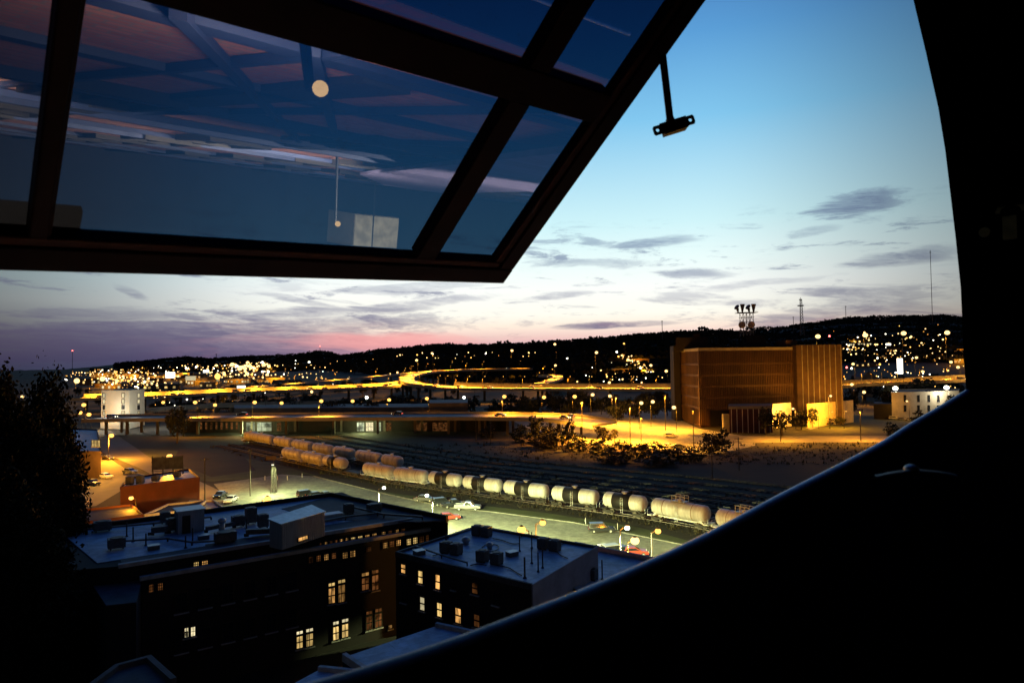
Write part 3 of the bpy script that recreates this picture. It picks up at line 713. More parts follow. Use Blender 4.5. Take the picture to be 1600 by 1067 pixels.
# ------------------------------------------------------------------ building helpers
def V2(v): return Vector((v[0], v[1]))
def win(bld, c, ax, h, nrm, paneM, nx=2, ny=3, t=.07, sill=True, label=None, name='window', rail=None, blind=0):
    """window proud of the wall: c centre, ax half-width vector, h half height"""
    c = Vector(c); ax = Vector(ax); n = Vector(nrm).normalized(); zz = Vector((0, 0, 1)); hw = ax.length; a = ax / hw
    b = MB()
    for s in (-1, 1):
        b.obox(c + a * s * (hw - t / 2) + n * .05, a * t / 2, n * .05, zz * h)
        b.obox(c + zz * s * (h - t / 2) + n * .05, a * (hw - t), n * .05, zz * t / 2)
    for i in range(1, nx): b.obox(c + a * (-hw + 2 * hw * i / nx) + n * .045, a * t * .28, n * .035, zz * (h - t))
    for j in range(1, ny):
        w_ = t * (.6 if rail and j == rail else .26)
        b.obox(c + zz * (-h + 2 * h * j / ny) + n * .043, a * (hw - t), n * .03, zz * w_)
    o = b.build(name, M['mullion'], bld, world=True)
    if label: o['label'] = label
    b = MB(); b.obox(c + n * .012, a * (hw - t * .5), n * .01, zz * (h - t * .5))
    p = b.build('pane', paneM, o); p.matrix_parent_inverse = o.matrix_parent_inverse.copy()
    # parent chain: pane geometry is in world coords, window object has identity local transform
    p.matrix_parent_inverse = Matrix.Identity(4)
    if sill:
        b = MB(); b.obox(c - zz * (h + .06) + n * .1, a * (hw + .1), n * .1, zz * .055); s_ = b.build('sill', M['coping'], o); s_.matrix_parent_inverse = Matrix.Identity(4)
    return o
def winpx(bld, n, P0, x0, y0, x1, y1, paneM, nx=2, ny=3, **k):
    n = Vector(n).normalized(); a = Vector((n.y, -n.x, 0)); xm, ym = (x0 + x1) / 2, (y0 + y1) / 2
    c = onplane(xm, ym, n, P0); w = abs((onplane(x1, ym, n, P0) - onplane(x0, ym, n, P0)).dot(a)); h = abs(onplane(xm, y0, n, P0).z - onplane(xm, y1, n, P0).z)
    return win(bld, c, a * w / 2, h / 2, n, paneM, nx, ny, **k)
def bld(name, label, cat, loc): return thing(name, label, cat, (loc[0], loc[1], 0))
def pwall(t, poly, z0, z1, m, name='wall', mtop=None):
    b = MB(); b.prism(poly, z0, z1, 0, 1 if mtop else None); return b.build(name, [M[m]] + ([M[mtop]] if mtop else []), t, world=True)
def edge_parapet(t, poly, z, h, w, m, skip=(), name='parapet', closed=True):
    b = MB(); n = len(poly); cen = sum((V2(p) for p in poly), Vector((0, 0))) / n
    for i in range(n if closed else n - 1):
        if i in skip: continue
        p, q = V2(poly[i]), V2(poly[(i + 1) % n]); d = (q - p).normalized(); s = Vector((-d.y, d.x))
        if (cen - (p + q) / 2).dot(s) < 0: s = -s
        k = .002 * i
        b.prism([p - s * (.03 + k), q - s * (.03 + k), q + s * (w + k), p + s * (w + k)], z - .25, z + h + k)
    return b.build(name, M[m], t, world=True)

# ------------------------------------------------------------------ left loft building
LA, LB_ = V2(Q(222, 902, 11)), V2(Q(680, 824, 11))
a_ = (LB_ - LA).normalized(); b_ = Vector((-a_.y, a_.x)); LL = (LB_ - LA).length
def lp(s, t): return LA + a_ * s + b_ * t
n_front = Vector((-b_.x, -b_.y, 0))
t = bld('warehouse_building', 'long dark brick warehouse with blue flat roof and rows of small lit panes', 'building', lp(10, 10))
LW = t
SB = .9
P1 = onplane(400, 849, n_front, Vector((*lp(0, SB), 0))); Z1 = P1.z
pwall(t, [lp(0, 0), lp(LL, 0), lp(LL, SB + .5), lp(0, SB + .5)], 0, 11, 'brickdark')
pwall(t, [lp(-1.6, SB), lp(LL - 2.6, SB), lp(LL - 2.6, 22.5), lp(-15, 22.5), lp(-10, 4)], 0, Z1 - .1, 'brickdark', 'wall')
ROOFZ = Z1 - .02
def sheet_part(t, name, poly, z, m, th=.06):
    b = MB(); b.prism(poly, z - th, z); return b.build(name, M[m], t, world=True)
rp_ = [V2(Q(96, 832, ROOFZ)), V2(Q(519, 775, ROOFZ)), V2(Q(700, 812, ROOFZ)), V2(Q(660, 815, ROOFZ)), lp(LL - 6, SB + 3), lp(14, SB + 2.4), V2(Q(152, 879, ROOFZ))]
pwall(t, [V2(Q(96, 832, ROOFZ)) , V2(Q(519, 775, ROOFZ)), V2(Q(700, 812, ROOFZ)), lp(LL - 3, 3), lp(-4, 3)], 0, ROOFZ - .3, 'brickdark', 'rear_wall')
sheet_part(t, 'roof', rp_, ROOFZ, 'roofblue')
rb_ = [V2(Q(500, 812, ROOFZ)), V2(Q(440, 795, ROOFZ)), V2(Q(519, 775, ROOFZ)), V2(Q(700, 812, ROOFZ)), V2(Q(655, 816, ROOFZ))]
sheet_part(t, 'dark_roof_patch', rb_, ROOFZ + .05, 'roofdark')
sheet_part(t, 'roof_walkway', [lp(-1.5, SB + .2), lp(LL - 2.7, SB + .2), lp(LL - 2.7, SB + 3.2), lp(6, SB + 2.7), lp(5.9, SB + 2), lp(-1.5, SB + 1.7)], ROOFZ + .09, 'roofdark')
for s0, s1, tt, z in ((-1.8, LL - 2.5, SB, Z1), (-.2, LL + .2, 0, 11)):
    b = MB(); b.prism([lp(s0, tt - .28), lp(s1, tt - .28), lp(s1, tt + .18), lp(s0, tt + .18)], z - .22, z + .13); b.build('cornice', M['coping'], t, world=True)
edge_parapet(t, [rp_[0], rp_[1], rp_[2]], ROOFZ, .5, .3, 'brickdark', closed=False)
# end wing (dark roof lower left)
wg = [V2(Q(*p, 10.6)) for p in [(120, 880), (198, 884), (222, 903), (213, 940), (166, 945), (142, 909)]]
pwall(t, wg, 0, 10.5, 'brickdark', 'end_wing'); sheet_part(t, 'wing_roof', wg, 10.58, 'roofdark')
Pf, Pu = Vector((*lp(0, 0), 0)), Vector((*lp(0, SB), 0))
# clerestory windows (top row) and the row below the cornice
rowA = [(301, 312, 876, 891, 'winB'), (314, 326, 874, 889, 'winA')]
for i in range(6): rowA.append((497 + i * 8.2, 504 + i * 8.2, 846.5 - i * 1.6, 855 - i * 1.6, 'winA' if i in (4, 5, 1) else 'winD'))
for i in range(4): rowA.append((547 + i * 11, 556 + i * 11, 837.5 - i * 1.9, 850 - i * 1.8, ('winB', 'winB', 'winA', 'winA')[i]))
for i in range(4): rowA.append((595 + i * 10.2, 603 + i * 10.2, 829 - i * 1.6, 840 - i * 1.6, ('winA', 'winD', 'winA', 'winD')[i]))
for x0, x1, y0, y1, mm in rowA: winpx(t, n_front, Pu, x0, y0, x1, y1, M[mm], 3, 3, t=.1, sill=False)
rowB = [(231, 241, 911, 926, 'winD'), (245, 256, 909, 923, 'winD')]
for i in range(4): rowB.append((481 + i * 12, 490 + i * 12, 868 - i * 2, 880 - i * 2.2, ('winD', 'winD', 'winA', 'winD')[i]))
for i in range(2): rowB.append((534 + i * 12, 544 + i * 12, 861 - i * 2.4, 873 - i * 2.4, 'winA'))
rowB.append((571, 581, 853, 862, 'winD'))
for i in range(3): rowB.append((597 + i * 10.5, 606 + i * 10.5, 846 - i * 2, 857 - i * 2, ('winA', 'winD', 'winA')[i]))
for i in range(4): rowB.append((634 + i * 10, 643 + i * 10, 840 - i * 2, 852 - i * 2, ('winB', 'winB', 'winD', 'winD')[i]))
for x0, x1, y0, y1, mm in rowB: winpx(t, n_front, Pf, x0, y0, x1, y1, M[mm], 3, 3, t=.1, sill=False)
for x0, x1, y0, y1, mm, top in [(512, 524, 909, 943, 'winA', 'winB'), (527, 540, 904, 941, 'winA', 'winB'), (564, 577, 893, 922, 'winD', 'winA'), (580, 592, 889, 922, 'winD', 'winD'), (462, 474, 984, 1013, 'winB', 'winP'), (477, 490, 980, 1010, 'winB', 'winP'),
                                (519, 530, 969, 1000, 'winB', 'winP'), (533, 545, 965, 996, 'winB', 'winP'), (571, 582, 953, 984, 'winD', 'winD'), (585, 597, 949, 980, 'winD', 'winD')]:
    o = winpx(t, n_front, Pf, x0, y0 + 8, x1, y1, M[mm], 2, 2, t=.09, rail=1, sill=True)
    winpx(t, n_front, Pf, x0, y0, x1, y0 + 7.2, M[top], 2, 1, t=.08, sill=False, name='transom_window')
winpx(t, n_front, Pf, 287, 979, 295.5, 996, M['winP'], 2, 2, t=.07); winpx(t, n_front, Pf, 297, 977.5, 306, 994, M['winP'], 2, 2, t=.07)
winpx(t, n_front, Pf, 606, 975, 613, 982, M['winA'], 1, 1, t=.06)
for s in range(1, 7):                                     # unlit windows of the dark facade
    for zz in (8.3, 4.6):
        c = lp(1.2 + s * 2.05, 0); win(t, (c.x, c.y, zz - .2), (a_.x * .55, a_.y * .55, 0), .95, n_front, M['blank'], 2, 2, t=.08)
# red-lit side of the wing
# shed on the roof
sh = thing('roof_shed', 'corrugated metal shed with sloping roof on the warehouse roof', 'shed', (*V2(Q(470, 815, ROOFZ)), ROOFZ))
ZS = ROOFZ + 2.6
rs = [Q(440.5, 818, ZS), Q(507, 799, ZS), Q(485.5, 789, ZS + .25), Q(421, 810, ZS + .25)]
b = MB(); vs = [Vector((p.x, p.y, ROOFZ + .1)) for p in rs] + [p - Vector((0, 0, .1)) for p in rs]
b.add(vs, [(0, 1, 5, 4), (1, 2, 6, 5), (2, 3, 7, 6), (3, 0, 4, 7)])
for i in range(22):
    p = rs[0].lerp(rs[1], (i + .5) / 22); d = (rs[1] - rs[0]).normalized(); nn = Vector((d.y, -d.x, 0))
    b.obox(Vector((p.x, p.y, (ROOFZ + ZS) / 2)) + nn * .03, d * .06, nn * .03, (0, 0, (ZS - ROOFZ) / 2 - .12))
b.build('wall', M['metalsh'], sh, world=True)
b = MB(); cc = sum(rs, Vector()) / 4; ro = [cc + (p - cc) * 1.06 for p in rs]
b.add([p - Vector((0, 0, .09)) for p in ro] + [p + Vector((0, 0, .02)) for p in ro], [(3, 2, 1, 0), (4, 5, 6, 7), (0, 1, 5, 4), (1, 2, 6, 5), (2, 3, 7, 6), (3, 0, 4, 7)]); b.build('roof', M['steel'], sh, world=True)
nsh = Vector(((rs[1] - rs[0]).y, -(rs[1] - rs[0]).x, 0)).normalized()
win(sh, rs[0].lerp(rs[1], .45) - Vector((0, 0, 2.0)) + nsh * .07, (rs[1] - rs[0]).normalized() * .7, .22, nsh, M['winA'], 2, 1, t=.05, sill=False)
sk_ = thing('skylight', 'pale blue skylight box right of the metal roof shed', 'skylight', (*V2(Q(517, 812, ROOFZ)), ROOFZ), math.atan2(a_.y, a_.x))
b = MB(); b.box((0, 0, .35), (2.3, 1.3, .7)); b.build('curb', M['steel'], sk_); b = MB(); b.box((0, 0, .74), (2.4, 1.4, .06)); b.build('glazing', M['white'], sk_)
st_ = thing('stair_hut', 'small stair hut with pale flat cap on the warehouse roof', 'roof hut', (*V2(Q(299, 832, ROOFZ)), ROOFZ), math.atan2(a_.y, a_.x))
b = MB(); b.box((0, 1.2, 1.15), (2.6, 2.4, 2.3)); b.build('wall', M['metalsh'], st_); b = MB(); b.box((0, 1.2, 2.37), (2.9, 2.7, .14)); b.build('roof', M['steel'], st_)
b = MB(); b.box((-.5, -.03, .95), (.8, .06, 1.9)); b.build('door', M['mullion'], st_)
# ------------------------------------------------------------------ corner building on the right with the blue roof
RZ = 11.5
rc = [V2(Q(*p, RZ)) for p in [(618, 862), (745, 821), (932, 853), (830, 913)]]
t = bld('corner_building', 'dark brick corner building with clean blue roof full of air conditioners', 'building', sum(rc, Vector((0, 0))) / 4); RB = t
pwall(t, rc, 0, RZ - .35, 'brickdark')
rin = [c + (sum(rc, Vector((0, 0))) / 4 - c) * .012 for c in rc]
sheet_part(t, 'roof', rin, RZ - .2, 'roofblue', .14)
edge_parapet(t, rc, RZ - .2, .24, .22, 'roofdark', skip=(2,))
nL = rc[3] - rc[0]; nRB = Vector((nL.y, -nL.x, 0)).normalized()
if nRB.dot(CAM - Vector((*rc[0], 0))) < 0: nRB = -nRB
P0R = Vector((*rc[0], 0))
for x0, x1, y0, y1, mm in [(626.5, 635, 880, 896, 'winA'), (653, 662, 890, 912, 'winB'), (680, 689, 896, 921, 'winA'), (706, 712, 908, 921, 'blank'), (737, 748, 909, 928, 'winD'), (656, 665, 931, 954, 'winP'), (682.5, 692, 940, 964, 'winB'), (711, 722, 948, 974, 'winA'), (627, 635, 922, 941, 'blank'), (740, 751, 958, 980, 'winD'), (770, 780, 925, 945, 'blank')]:
    winpx(t, nRB, P0R, x0, y0, x1, y1, M[mm], 1, 2, t=.09, rail=1)
# south-east side wall, rendered grey, and the lower roof beyond
ZL = 8.6
sw = [rc[3], rc[2]]
low = [V2(Q(*p, ZL)) for p in [(757, 944), (832, 957), (1000, 985), (1100, 900), (1018, 877), (899, 853)]]
t2 = bld('annex_building', 'lower annex with blue roof stepped below the corner building', 'building', V2(Q(900, 930, ZL)))
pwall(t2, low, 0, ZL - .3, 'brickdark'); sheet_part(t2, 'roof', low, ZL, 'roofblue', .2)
edge_parapet(t2, [low[5], low[4], low[3]], ZL, .55, .3, 'coping', closed=False)
dd = (rc[2] - rc[3]).normalized(); nn = Vector((dd.y, -dd.x))
b = MB(); b.prism([rc[3] + nn * .03, rc[2] + nn * .03, rc[2] + nn * .16, rc[3] + nn * .16], ZL - 2, RZ + .02); b.build('side_wall', mat('side_render', (.3, .25, .26), .8, scale=.6, var=.2), t, world=True)
# roofs at the very bottom
for nm, lb, pts, z in [('low_extension', 'narrow blue roofed extension at the foot of the corner building', [(535, 1027), (683, 977), (748, 991), (572, 1052)], 8.5), ('side_annex', 'blue roofed extension at the lower edge beside the dark window sill', [(380, 1110), (500, 1045), (575, 1053), (640, 1100)], 8.2), ('gable_house', 'dark blue sloping roof in the bottom left corner below the warehouse', [(120, 1090), (180, 1045), (235, 1030), (275, 1066), (250, 1120)], 12)]:
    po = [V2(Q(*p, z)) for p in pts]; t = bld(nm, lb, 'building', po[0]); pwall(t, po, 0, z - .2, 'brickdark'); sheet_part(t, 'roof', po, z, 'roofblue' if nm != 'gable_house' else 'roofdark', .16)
    edge_parapet(t, po, z, .3, .3, 'coping' if nm != 'gable_house' else 'roofdark', skip=(0,) if nm != 'gable_house' else (3, 4))
# ------------------------------------------------------------------ rooftop plant
def acunit(label, size=(.95, .95, .95), cache={}):
    if size in cache: return dup(cache[size], (0, 0, 0), 0, label)
    t = thing('air_conditioner', label, 'air conditioner', (0, 0, 0), 0, 'rooftop air conditioners'); cache[size] = t
    x, y, z = size
    b = MB(); b.box((0, 0, .12 + z / 2), (x, y, z))
    for s in (-1, 1):
        for k in range(7): b.box((0, s * (y / 2 + .012), .2 + z * .12 * k + .06), (x * .86, .02, .05)); b.box((s * (x / 2 + .012), 0, .2 + z * .12 * k + .06), (.02, y * .86, .05))
    b.build('housing', M['ac'], t)
    b = MB(); b.tube((0, 0, .12 + z), (0, 0, .18 + z), x * .4, x * .38, 16); b.build('fan_grille', M['acfan'], t)
    b = MB()
    for s in (-1, 1): b.box((s * x * .35, 0, .06), (.1, y, .12))
    b.build('skid', M['black'], t)
    return t
for px, py, lb, z in [(746, 836, 'rear left air conditioner of the pair near the back edge of the blue roof', 0), (760, 838, 'rear right air conditioner of the pair near the back edge of the blue roof', 0), (697, 863, 'left air conditioner of the pair nearest the left edge of the blue roof', 0), (713, 866, 'right air conditioner of the pair nearest the left edge of the blue roof', 0),
                   (754, 877, 'left air conditioner of the front pair on the blue roof', 0), (776, 881, 'right air conditioner of the front pair on the blue roof', 0), (849, 857, 'left air conditioner of the pair beside the side wall edge', 0), (867, 860, 'right air conditioner of the pair beside the side wall edge', 0),
                   (887, 921, 'air conditioner on the annex roof close to the sill', 1), (925, 905, 'air conditioner on the annex roof under the rear parapet', 1)]:
    o = acunit(lb); zz = (ZL if z else RZ - .2); p = Q(px, py, zz); o.location = (p.x, p.y, zz); o.rotation_euler.z = math.atan2(dd.y, dd.x)
for px, py, lb, sz in [(372, 823, 'grey air conditioner left of the roof shed, nearest the vent', (1.3, 1.0, 1.0)), (392, 818, 'tall air conditioner among the plant left of the roof shed', (1.1, 1.1, 1.6)), (411, 825, 'dark air conditioner touching the left wall of the roof shed', (1, 1, 1.3)), (352, 848, 'wide low air conditioner near the front edge of the warehouse roof', (2.0, 1.0, .9)),
                       (160, 830, 'dark air conditioner at the far left of the warehouse roof', (1.7, 1.2, .9)), (182, 858, 'air conditioner at the front left of the warehouse roof', (1.5, 1.1, .9)), (271, 830, 'air conditioner left of the stair hut', (1.4, 1.1, 1.2)), (258, 818, 'small air conditioner behind the stair hut on its left', (1, 1, 1.1)), (585, 800, 'low air conditioner on the dark roof patch', (1.6, 1.1, .8)), (545, 803, 'air conditioner between skylight and dark roof patch', (1, 1, 1))]:
    o = acunit(lb, sz); p = Q(px, py, ROOFZ); o.location = (p.x, p.y, ROOFZ + .1); o.rotation_euler.z = math.atan2(a_.y, a_.x)
def vent(px, py, z, h, r, label, cap=False, cache={}):
    p = Q(px, py, z); k = (h, r, cap)
    if k in cache: return dup(cache[k], (p.x, p.y, z), 0, label)
    t = thing('vent_pipe', label, 'roof vent', (p.x, p.y, z), 0, 'roof vents and pipes'); cache[k] = t
    b = MB(); b.tube((0, 0, 0), (0, 0, h), r, r, 12); b.build('pipe', M['poledark' if not cap else 'steel'], t, True)
    b = MB()
    if cap: b.sphere((0, 0, h + .05), r * 1.5, 12, 8, sq=.8)
    else: b.tube((0, 0, 0), (0, 0, .12), r * 2.4, r * 1.6, 10)
    b.build('cowl' if cap else 'flashing', M['steel' if cap else 'roofdark'], t, True)
    return t
for px, py, h, lb, cp, r in [(728, 850, .4, 'shiny turbine vent left of the middle of the blue roof', 1, .3), (765, 857, .35, 'shiny turbine vent in the middle of the blue roof ringed by cables', 1, .25), (812, 861, 1.5, 'thin pipe below the bright orange lamp on the blue roof', 0, .06), (831, 856, 1.6, 'thin pipe right of the bright orange lamp', 0, .06), (831, 880, 1.5, 'thin pipe in the middle of the front right of the blue roof', 0, .06),
                             (841, 893, 1.7, 'thin pipe left of a close twin near the side wall', 0, .06), (848, 887, 1.7, 'thin pipe right of a close twin near the side wall', 0, .06), (820, 903, 1.8, 'thin pipe at the front corner of the blue roof', 0, .08), (697, 843, .8, 'short pipe near the left rear edge of the blue roof', 0, .06)]:
    vent(px, py, RZ - .2, h, r, lb, bool(cp))
vent(941, 905, ZL, 1.9, .07, 'thin pipe standing on the annex roof')
vent(347, 838, ROOFZ, 1.6, .28, 'bright metal vent cowl on the warehouse roof', True)
for i, (px, py, lb) in enumerate([(208, 846, 'thin pipe left of centre on the warehouse roof'), (228, 852, 'pair mate pipe nearest the front of the warehouse roof'), (301, 848, 'thin pipe in front of the stair hut'), (385, 826, 'thin pipe between two air conditioners by the shed'), (198, 838, 'thin pipe behind the others on the left warehouse roof'), (290, 856, 'short pipe near the front edge of the warehouse roof')]):
    vent(px, py, ROOFZ, 1.2 if i % 2 else 1.5, .07, lb)
def cable(pts, z, lb):
    cb = MB()
    P = smooth_path([Q(*p, z) + Vector((0, 0, .08)) for p in pts], 26)
    for p, q in zip(P, P[1:]): cb.tube(p, q, .05, .05, 5, caps=False)
    setp(cb.build('roof_cable', M['black']), lb, 'cable', 'cables on the blue roof')
for pts in [[(770, 842), (785, 845), (800, 850), (812, 850)], [(753, 856), (762, 851), (778, 853), (776, 860), (762, 863), (752, 859)], [(776, 884), (795, 888), (805, 894), (815, 900)], [(870, 862), (876, 868), (887, 873)], [(735, 884), (748, 882), (760, 884)], [(676, 869), (690, 866), (698, 865)], [(869, 858), (880, 850), (890, 846)]]:
    ci = globals().get('ci', -1) + 1
    cable(pts, RZ - .2, ['black cable running from the rear pair of units to a thin pipe', 'black cable looped around the middle turbine vent', 'black cable trailing from the front pair of units to the corner', 'short black cable behind the pair by the side wall, running to the front', 'short black cable left of the front pair of units', 'short black cable left of the pair at the roof edge', 'black cable from the pair by the side wall to the rear parapet'][ci])

# ducts and conduits cluttering the roofs
def duct(label, pts, z, w, h):
    P = [Q(*p, z) + Vector((0, 0, .25 + h / 2)) for p in pts]; t = thing('roof_duct', label, 'duct', (P[0].x, P[0].y, z), 0, 'ducts and conduits on the roofs'); b = MB()
    for p, q in zip(P, P[1:]): b.bar(p, q, w, h)
    for p in P[1:-1]: b.box((p.x, p.y, p.z), (w * 1.25, w * 1.25, h * 1.2))
    b.build('casing', M['ac'], t, world=True); b = MB()
    for p in P: b.box((p.x, p.y, z + .15), (w * .8, .12, .3))
    b.build('support', M['black'], t, world=True)
for lb, pts, w, h in [('long thin conduit along the rear of the warehouse roof', [(130, 832), (240, 822), (330, 812)], .18, .18), ('duct from the stair hut to the grey air conditioner', [(322, 832), (345, 828), (366, 824)], .5, .4), ('kinked conduit across the middle of the warehouse roof', [(195, 850), (262, 846), (300, 852), (340, 850)], .16, .16), ('short fat duct left of the stair hut', [(236, 836), (262, 833)], .8, .6), ('conduit from shed to skylight on the warehouse roof', [(455, 826), (500, 820), (540, 812), (590, 806)], .2, .2), ('conduit along the edge of the dark roof patch', [(545, 795), (600, 808), (660, 812)], .2, .2), ('duct in front of the roof shed', [(385, 838), (425, 836)], .6, .5)]: duct(lb, pts, ROOFZ + .1, w, h)
for lb, pts, w in [('thin conduit along the rear edge of the blue corner roof', [(700, 842), (746, 828), (815, 838)], .14), ('thin conduit along the left of the blue corner roof', [(650, 858), (690, 872), (730, 884)], .14)]: duct(lb, pts, RZ - .2, w, w)
for i, (px, py, zz, lb) in enumerate([(318, 842, ROOFZ, 'small roof hatch in front of the stair hut'), (240, 858, ROOFZ, 'small roof hatch near the front of the warehouse roof'), (655, 866, RZ - .2, 'small roof hatch at the left corner of the blue roof'), (800, 868, RZ - .2, 'small roof hatch right of the middle of the blue roof'), (905, 925, ZL, 'small roof hatch on the annex roof')]):
    p = Q(px, py, zz); t_ = thing('roof_hatch', lb, 'roof hatch', (p.x, p.y, zz), .6, 'roof hatches'); b = MB(); b.box((0, 0, .2), (1.0, .8, .4)); b.build('curb', M['ac'], t_); b = MB(); b.box((0, 0, .43), (1.08, .88, .06)); b.build('lid', M['steel'], t_)
# ------------------------------------------------------------------ buildings left of the rail yard
def boxb(name, label, pts, z, m, top='roofdark', par=.35, cat='building', parM=None):
    po = [V2(Q(*p, z)) for p in pts]; t = bld(name, label, cat, sum(po, Vector((0, 0))) / len(po))
    pwall(t, po, 0, z - .1, m); sheet_part(t, 'roof', po, z - .04, top, .05)
    if par: edge_parapet(t, po, z, par, .25, parM or m)
    return t, po
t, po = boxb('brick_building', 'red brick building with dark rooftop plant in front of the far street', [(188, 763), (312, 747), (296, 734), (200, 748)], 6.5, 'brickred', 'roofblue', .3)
for i, (px, py, lb) in enumerate([(203, 757, 'left dark unit on the roof of the red brick building'), (219, 755, 'dark unit second from the left on the red brick building'), (243, 751, 'dark unit in the middle of the red brick roof'), (277, 745, 'small dark unit at the right of the red brick roof')]):
    o = acunit(lb, (1.2, 1.1, 1.5 if i < 2 else .9)); p = Q(px, py, 6.5); o.location = (p.x, p.y, 6.5)
bb_ = thing('billboard', 'scaffold sign frame standing on the red brick building', 'billboard', (*V2(Q(262, 742, 6.5)), 6.5), .3)
b = MB()
for x in (-3, -1, 1, 3): b.bar((x, 0, 0), (x, 0, 4.2), .14, .14); b.bar((x, 1.2, 0), (x, 0, 3), .1, .1)
for z in (1, 2, 3, 4): b.bar((-3.2, -.08, z), (3.2, -.08, z), .1, .1)
b.build('frame', M['poledark'], bb_); b = MB(); b.box((0, -.2, 2.6), (6.2, .08, 2.6)); b.build('panel', M['roofdark'], bb_)
boxb('low_shed', 'low reddish shed below the red brick building by the dark trees', [(100, 822), (224, 806), (206, 790), (110, 800)], 4, 'brickred', 'roofdark')
boxb('store_building', 'low brown building with lit eaves between the warehouse and the red brick block', [(225, 806), (305, 797), (322, 783), (262, 789)], 4, 'brickbrown', 'roofdark', .3, parM='coping')
boxb('canopy_building', 'flat pale canopy roof lit orange beside the street of parked cars', [(300, 797), (352, 796), (334, 783), (296, 784)], 3.4, 'brickbrown', 'coping', .3, parM='coping')
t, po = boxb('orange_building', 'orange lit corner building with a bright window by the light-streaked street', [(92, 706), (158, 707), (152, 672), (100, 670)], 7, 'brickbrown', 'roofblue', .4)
d = po[1] - po[0]; nO = Vector((d.y, -d.x, 0)).normalized()
if nO.dot(CAM - Vector((*po[0], 0))) < 0: nO = -nO
winpx(t, nO, Vector((*po[0], 0)) + nO * .3, 143, 687, 157, 698, M['winB'], 3, 2, t=.12, label='bright yellow window')
add_light(t, (po[1].x - t.location.x + 2, po[1].y - t.location.y - 6, 5), 'warm', 5000)
# cream block
cw = [V2(Q(*p)) for p in [(158, 668), (202, 670), (226, 664), (190, 662)]]
t = bld('cream_block', 'tall cream windowless block with slotted stair strips beside the viaduct', 'building', cw[0])
Yc = cw[1].y; ztop = A(190, 610, Yc).z
pwall(t, cw, 0, ztop, 'cream'); sheet_part(t, 'roof', cw, ztop + .1, 'roofdark', .09); 
dA_ = (cw[1] - cw[0]).normalized(); nA_ = Vector((dA_.y, -dA_.x, 0)); nA_ = nA_ if nA_.dot(CAM - Vector((*cw[0], 0))) > 0 else -nA_
dB_ = (cw[2] - cw[1]).normalized(); nB_ = Vector((dB_.y, -dB_.x, 0)); nB_ = nB_ if nB_.dot(CAM - Vector((*cw[1], 0))) > 0 else -nB_
for n_, P_, px0, px1 in ((nA_, cw[0], 160.5, 164.5), (nA_, cw[0], 190, 195), (nB_, cw[1], 214.5, 218.5)):
    for k in range(5):
        winpx(t, n_, Vector((*P_, 0)), px0, 614 + k * 9.2, px1, 621.5 + k * 9.2, M['winP' if (k * 7 + int(px0)) % 3 else 'blank'], 1, 1, t=.25, sill=False)
b = MB(); c0 = cw[1] + dB_ * 1; b.prism([cw[0] + V2(nA_) * 3 + dA_ * 4, cw[1] + V2(nA_) * 3 - dA_ * 2, cw[1] + V2(nA_) * .05 - dA_ * 2, cw[0] + V2(nA_) * .05 + dA_ * 4], 0, 4.2); b.build('entrance_porch', M['cream'], t, world=True)
for k, (dx, dy) in enumerate([(10, -14), (26, -16), (-6, -14), (34, 0)]): add_light(t, (dx, dy, 9), 'wht', 4200)  # white lights without fixtures, added to brighten the cream walls

# ------------------------------------------------------------------ viaduct, workshop beneath and long roof behind
vp = [A(150, 653, 316), A(225, 651.5, 312), A(400, 650.5, 306), A(600, 649.5, 300), A(750, 649, 292), A(860, 651, 284), A(905, 655.5, 276), A(945, 661, 268)]
vp = smooth_path(vp, 40)
SGV = 1
t = thing('viaduct', 'long road viaduct on columns crossing behind the rail yard', 'viaduct', (vp[10].x, vp[10].y, 0))
b = MB(); b.ribbon(vp, 17, 0, .9); b.build('deck', M['deck'], t, world=True)
for s in (-1, 1):
    b = MB(); b.ribbon([p + Vector((0, 0, .08 if s * SGV > 0 else 1.0)) for p in offset(vp, s * 8.4)], .3, 0, 1.5); b.build('barrier', M['deck'], t, world=True)
for i in range(3, 34, 2):
    for s in (-4.8, 4.8):
        p = offset(vp, s)[i]; b = MB(); b.box((p.x, p.y, (p.z - .8) / 2), (1.0, 1.0, p.z - .8)); b.build('column', M['deck_dark'], t, world=True)
    b = MB(); p, q = offset(vp, -5.6)[i], offset(vp, 5.6)[i]; b.bar(p - Vector((0, 0, 1.25)), q - Vector((0, 0, 1.25)), 1.1, .7); b.build('crossbeam', M['deck_dark'], t, world=True)
Yw = 314
wk = [V2(A(283, 660, Yw)), V2(A(795, 660, Yw - 14)), V2(A(795, 660, Yw + 8)), V2(A(283, 660, Yw + 24))]
t = bld('workshop_building', 'low workshop under the viaduct with brightly lit bays', 'building', wk[0])
pwall(t, wk, 0, 6.2, 'brickdark')
dW = (wk[1] - wk[0]).normalized(); nW = Vector((dW.y, -dW.x, 0)); PW = Vector((*wk[0], 0))
for i in range(9): winpx(t, nW, PW, 312 + i * 8, 659, 316.5 + i * 8, 671, M['winD'], 1, 2, t=.2, sill=False, name='arched_window')
for x0, x1, mm in [(384, 399, 'winG'), (401, 425, 'winG'), (557, 570, 'winG'), (571, 584, 'winP'), (587, 596, 'winG'), (432, 440, 'winD'), (648, 668, 'winD'), (675, 700, 'winD'), (600, 612, 'winD')]:
    winpx(t, nW, PW, x0, 659, x1, 674, M[mm], 3, 2, t=.25, sill=False, name='lit_bay' if mm != 'winD' else 'window')
for px in (400, 575):
    p = onplane(px, 664, nW, PW) + nW * 7; add_light(t, (p.x - t.location.x, p.y - t.location.y, 3.5), 'grn', 1200)  # light without a fixture, added in front of the lit bays
lr = [V2(A(366, 640, 345)), V2(A(731, 636, 332)), V2(A(731, 636, 362)), V2(A(366, 640, 375))]
